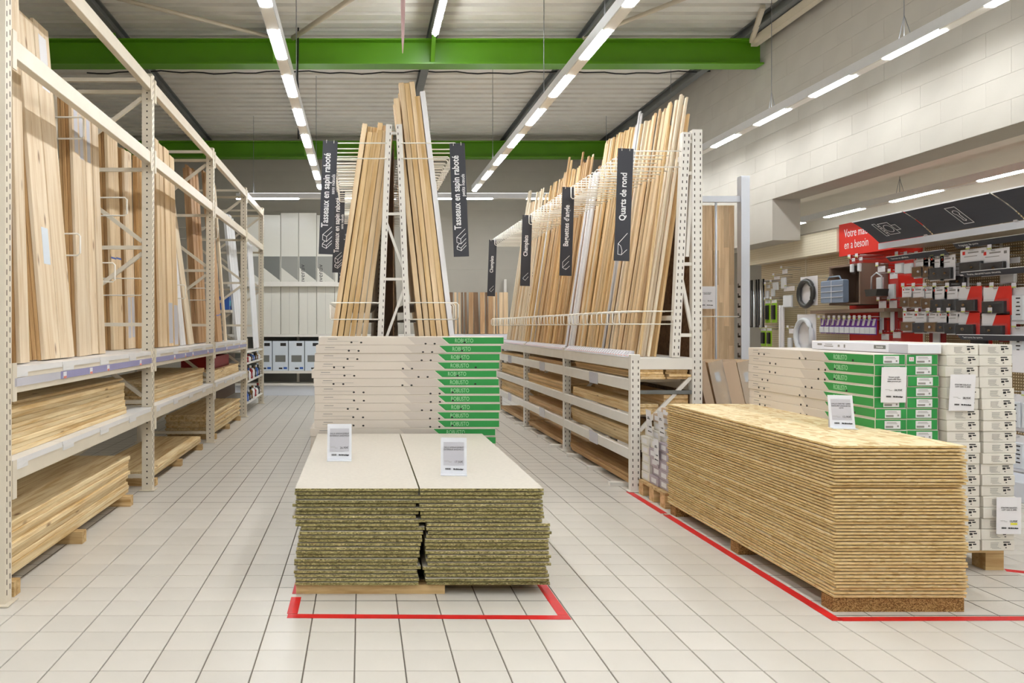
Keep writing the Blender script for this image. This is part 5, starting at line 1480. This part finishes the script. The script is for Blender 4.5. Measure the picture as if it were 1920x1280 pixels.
b = MB(); b.tube([(HX - 0.34, 8.68, 1.86), (HX - 0.34, 8.72, 1.90), (HX - 0.34, 8.90, 1.90), (HX - 0.34, 8.94, 1.86)], 0.009, 6); b.build('handle', 'bluegrey_plastic', oc)
def ring(y, z, ry, rz, x, m, label, cardm):
    root = empty('seat_ring', (x, y, z), label, 'seat ring')
    b = MB(); b.tube([(x, y + ry * math.cos(t), z + rz * math.sin(t)) for t in [2 * math.pi * i / 28 for i in range(28)]], 0.028, 8, closed=True); b.build('ring', m, root)
    boxat('backing_card', (x + 0.03, y - ry - 0.04, z - rz * 0.95), (x + 0.034, y + ry + 0.02, z + rz * 1.35), cardm, root)
    b = MB(); b.tube([(x + 0.034, y, z + rz * 1.25), (HX, y, z + rz * 1.25)], 0.004, 5); b.build('hook', 'silver', root)
ring(9.45, 1.74, 0.15, 0.15, HX - 0.3, 'photo_dark', 'dark grey oval ring on white card above the shelf', 'paper')
ring(9.5, 1.24, 0.17, 0.19, HX - 0.3, 'pale_plastic', 'white oval ring hanging below the display shelf', 'paper')
# left part of the display: rods, lime packs, clear packs, white rails
for i in range(8):
    y = 10.98 - i * 0.062
    b = MB(); b.tube([(HX - 0.25, y, 1.98), (HX - 0.25, y, 1.36), (HX - 0.25, y, 1.34)], [0.012, 0.012, 0.018], 8); 
    o = b.build('long_handle', 'dark_plastic' if i % 3 else 'silver'); tag(o, 'long dark tool rod hanging, %s from the worktop rack' % nth(i), 'tool', 'hanging rods')
    b = MB(); b.tube([(HX, y, 1.96), (HX - 0.26, y, 1.96)], 0.003, 5); b.build('hook', 'silver', hw)
for i, (p, z, st, wd, ht) in enumerate(((1440, 1.70, 'lime', .13, .3), (1452, 1.70, 'lime', .13, .3), (1432, 1.33, 'lime', .14, .24), (1457, 2.0, 'clear', .16, .2), (1472, 2.08, 'clear', .14, .28), (1480, 1.86, 'clear', .28, .3), (1441, 1.9, 'clear', .1, .2), (1452, 1.92, 'clear', .1, .2), (1484, 1.33, 'clear', .12, .3), (1443, 1.33, 'lime', .12, .24))):
    pack(yx(p, HX - 0.2), z, wd, ht, st, '%s pack under the cream fascia, %s in that group' % ({'lime': 'black and lime', 'clear': 'clear white'}[st], nth(i)), gp + 'fascia group', x=HX - 0.2)
for i in range(2):
    y = yx(1463 + 5 * i, HX - 0.2)
    o = boxat('white_rail', (HX - 0.21, y - 0.018, 0.9), (HX - 0.19, y + 0.018, 1.62), 'white_profile', ch=0.003); tag(o, '%s upright white rail hanging among the lime packs' % nth(i), 'rail', 'white rails')
    b = MB(); b.tube([(HX, y, 1.6), (HX - 0.21, y, 1.6)], 0.004, 5); b.build('hook', 'silver', o)
# small hanging items in front of the red sign and the basket
for i, (p, z) in enumerate(((1604, 1.98), (1618, 1.98))):
    pack(yx(p, HX - 0.3), z + 0.1, 0.06, 0.17, 'clear', 'tiny hanging pack before the brown cube, %s one' % nth(i), gp + 'tiny', x=HX - 0.32)
bs = empty('wire_basket', (HX - 0.3, 8.15, 1.62), 'small grey basket with white handle beside brown cube', 'basket')
b = MB(); b.prism([(-0.08, 0), (0.08, 0), (0.1, 0.07), (-0.1, 0.07)], 0, -0.06, 0.06); b.build('body', 'photo_dark', bs, T(HX - 0.3, 8.15, 1.66))
b = MB(); b.tube([(0, -0.085, 0.065), (0, -0.08, 0.2), (0, 0, 0.24), (0, 0.08, 0.2), (0, 0.085, 0.065)], 0.008, 6); b.build('handle', 'pale_plastic', bs, T(HX - 0.3, 8.15, 1.66))
b = MB(); b.tube([(HX, 8.15, 1.905), (HX - 0.32, 8.15, 1.89)], 0.004, 5); b.build('hook', 'silver', bs)
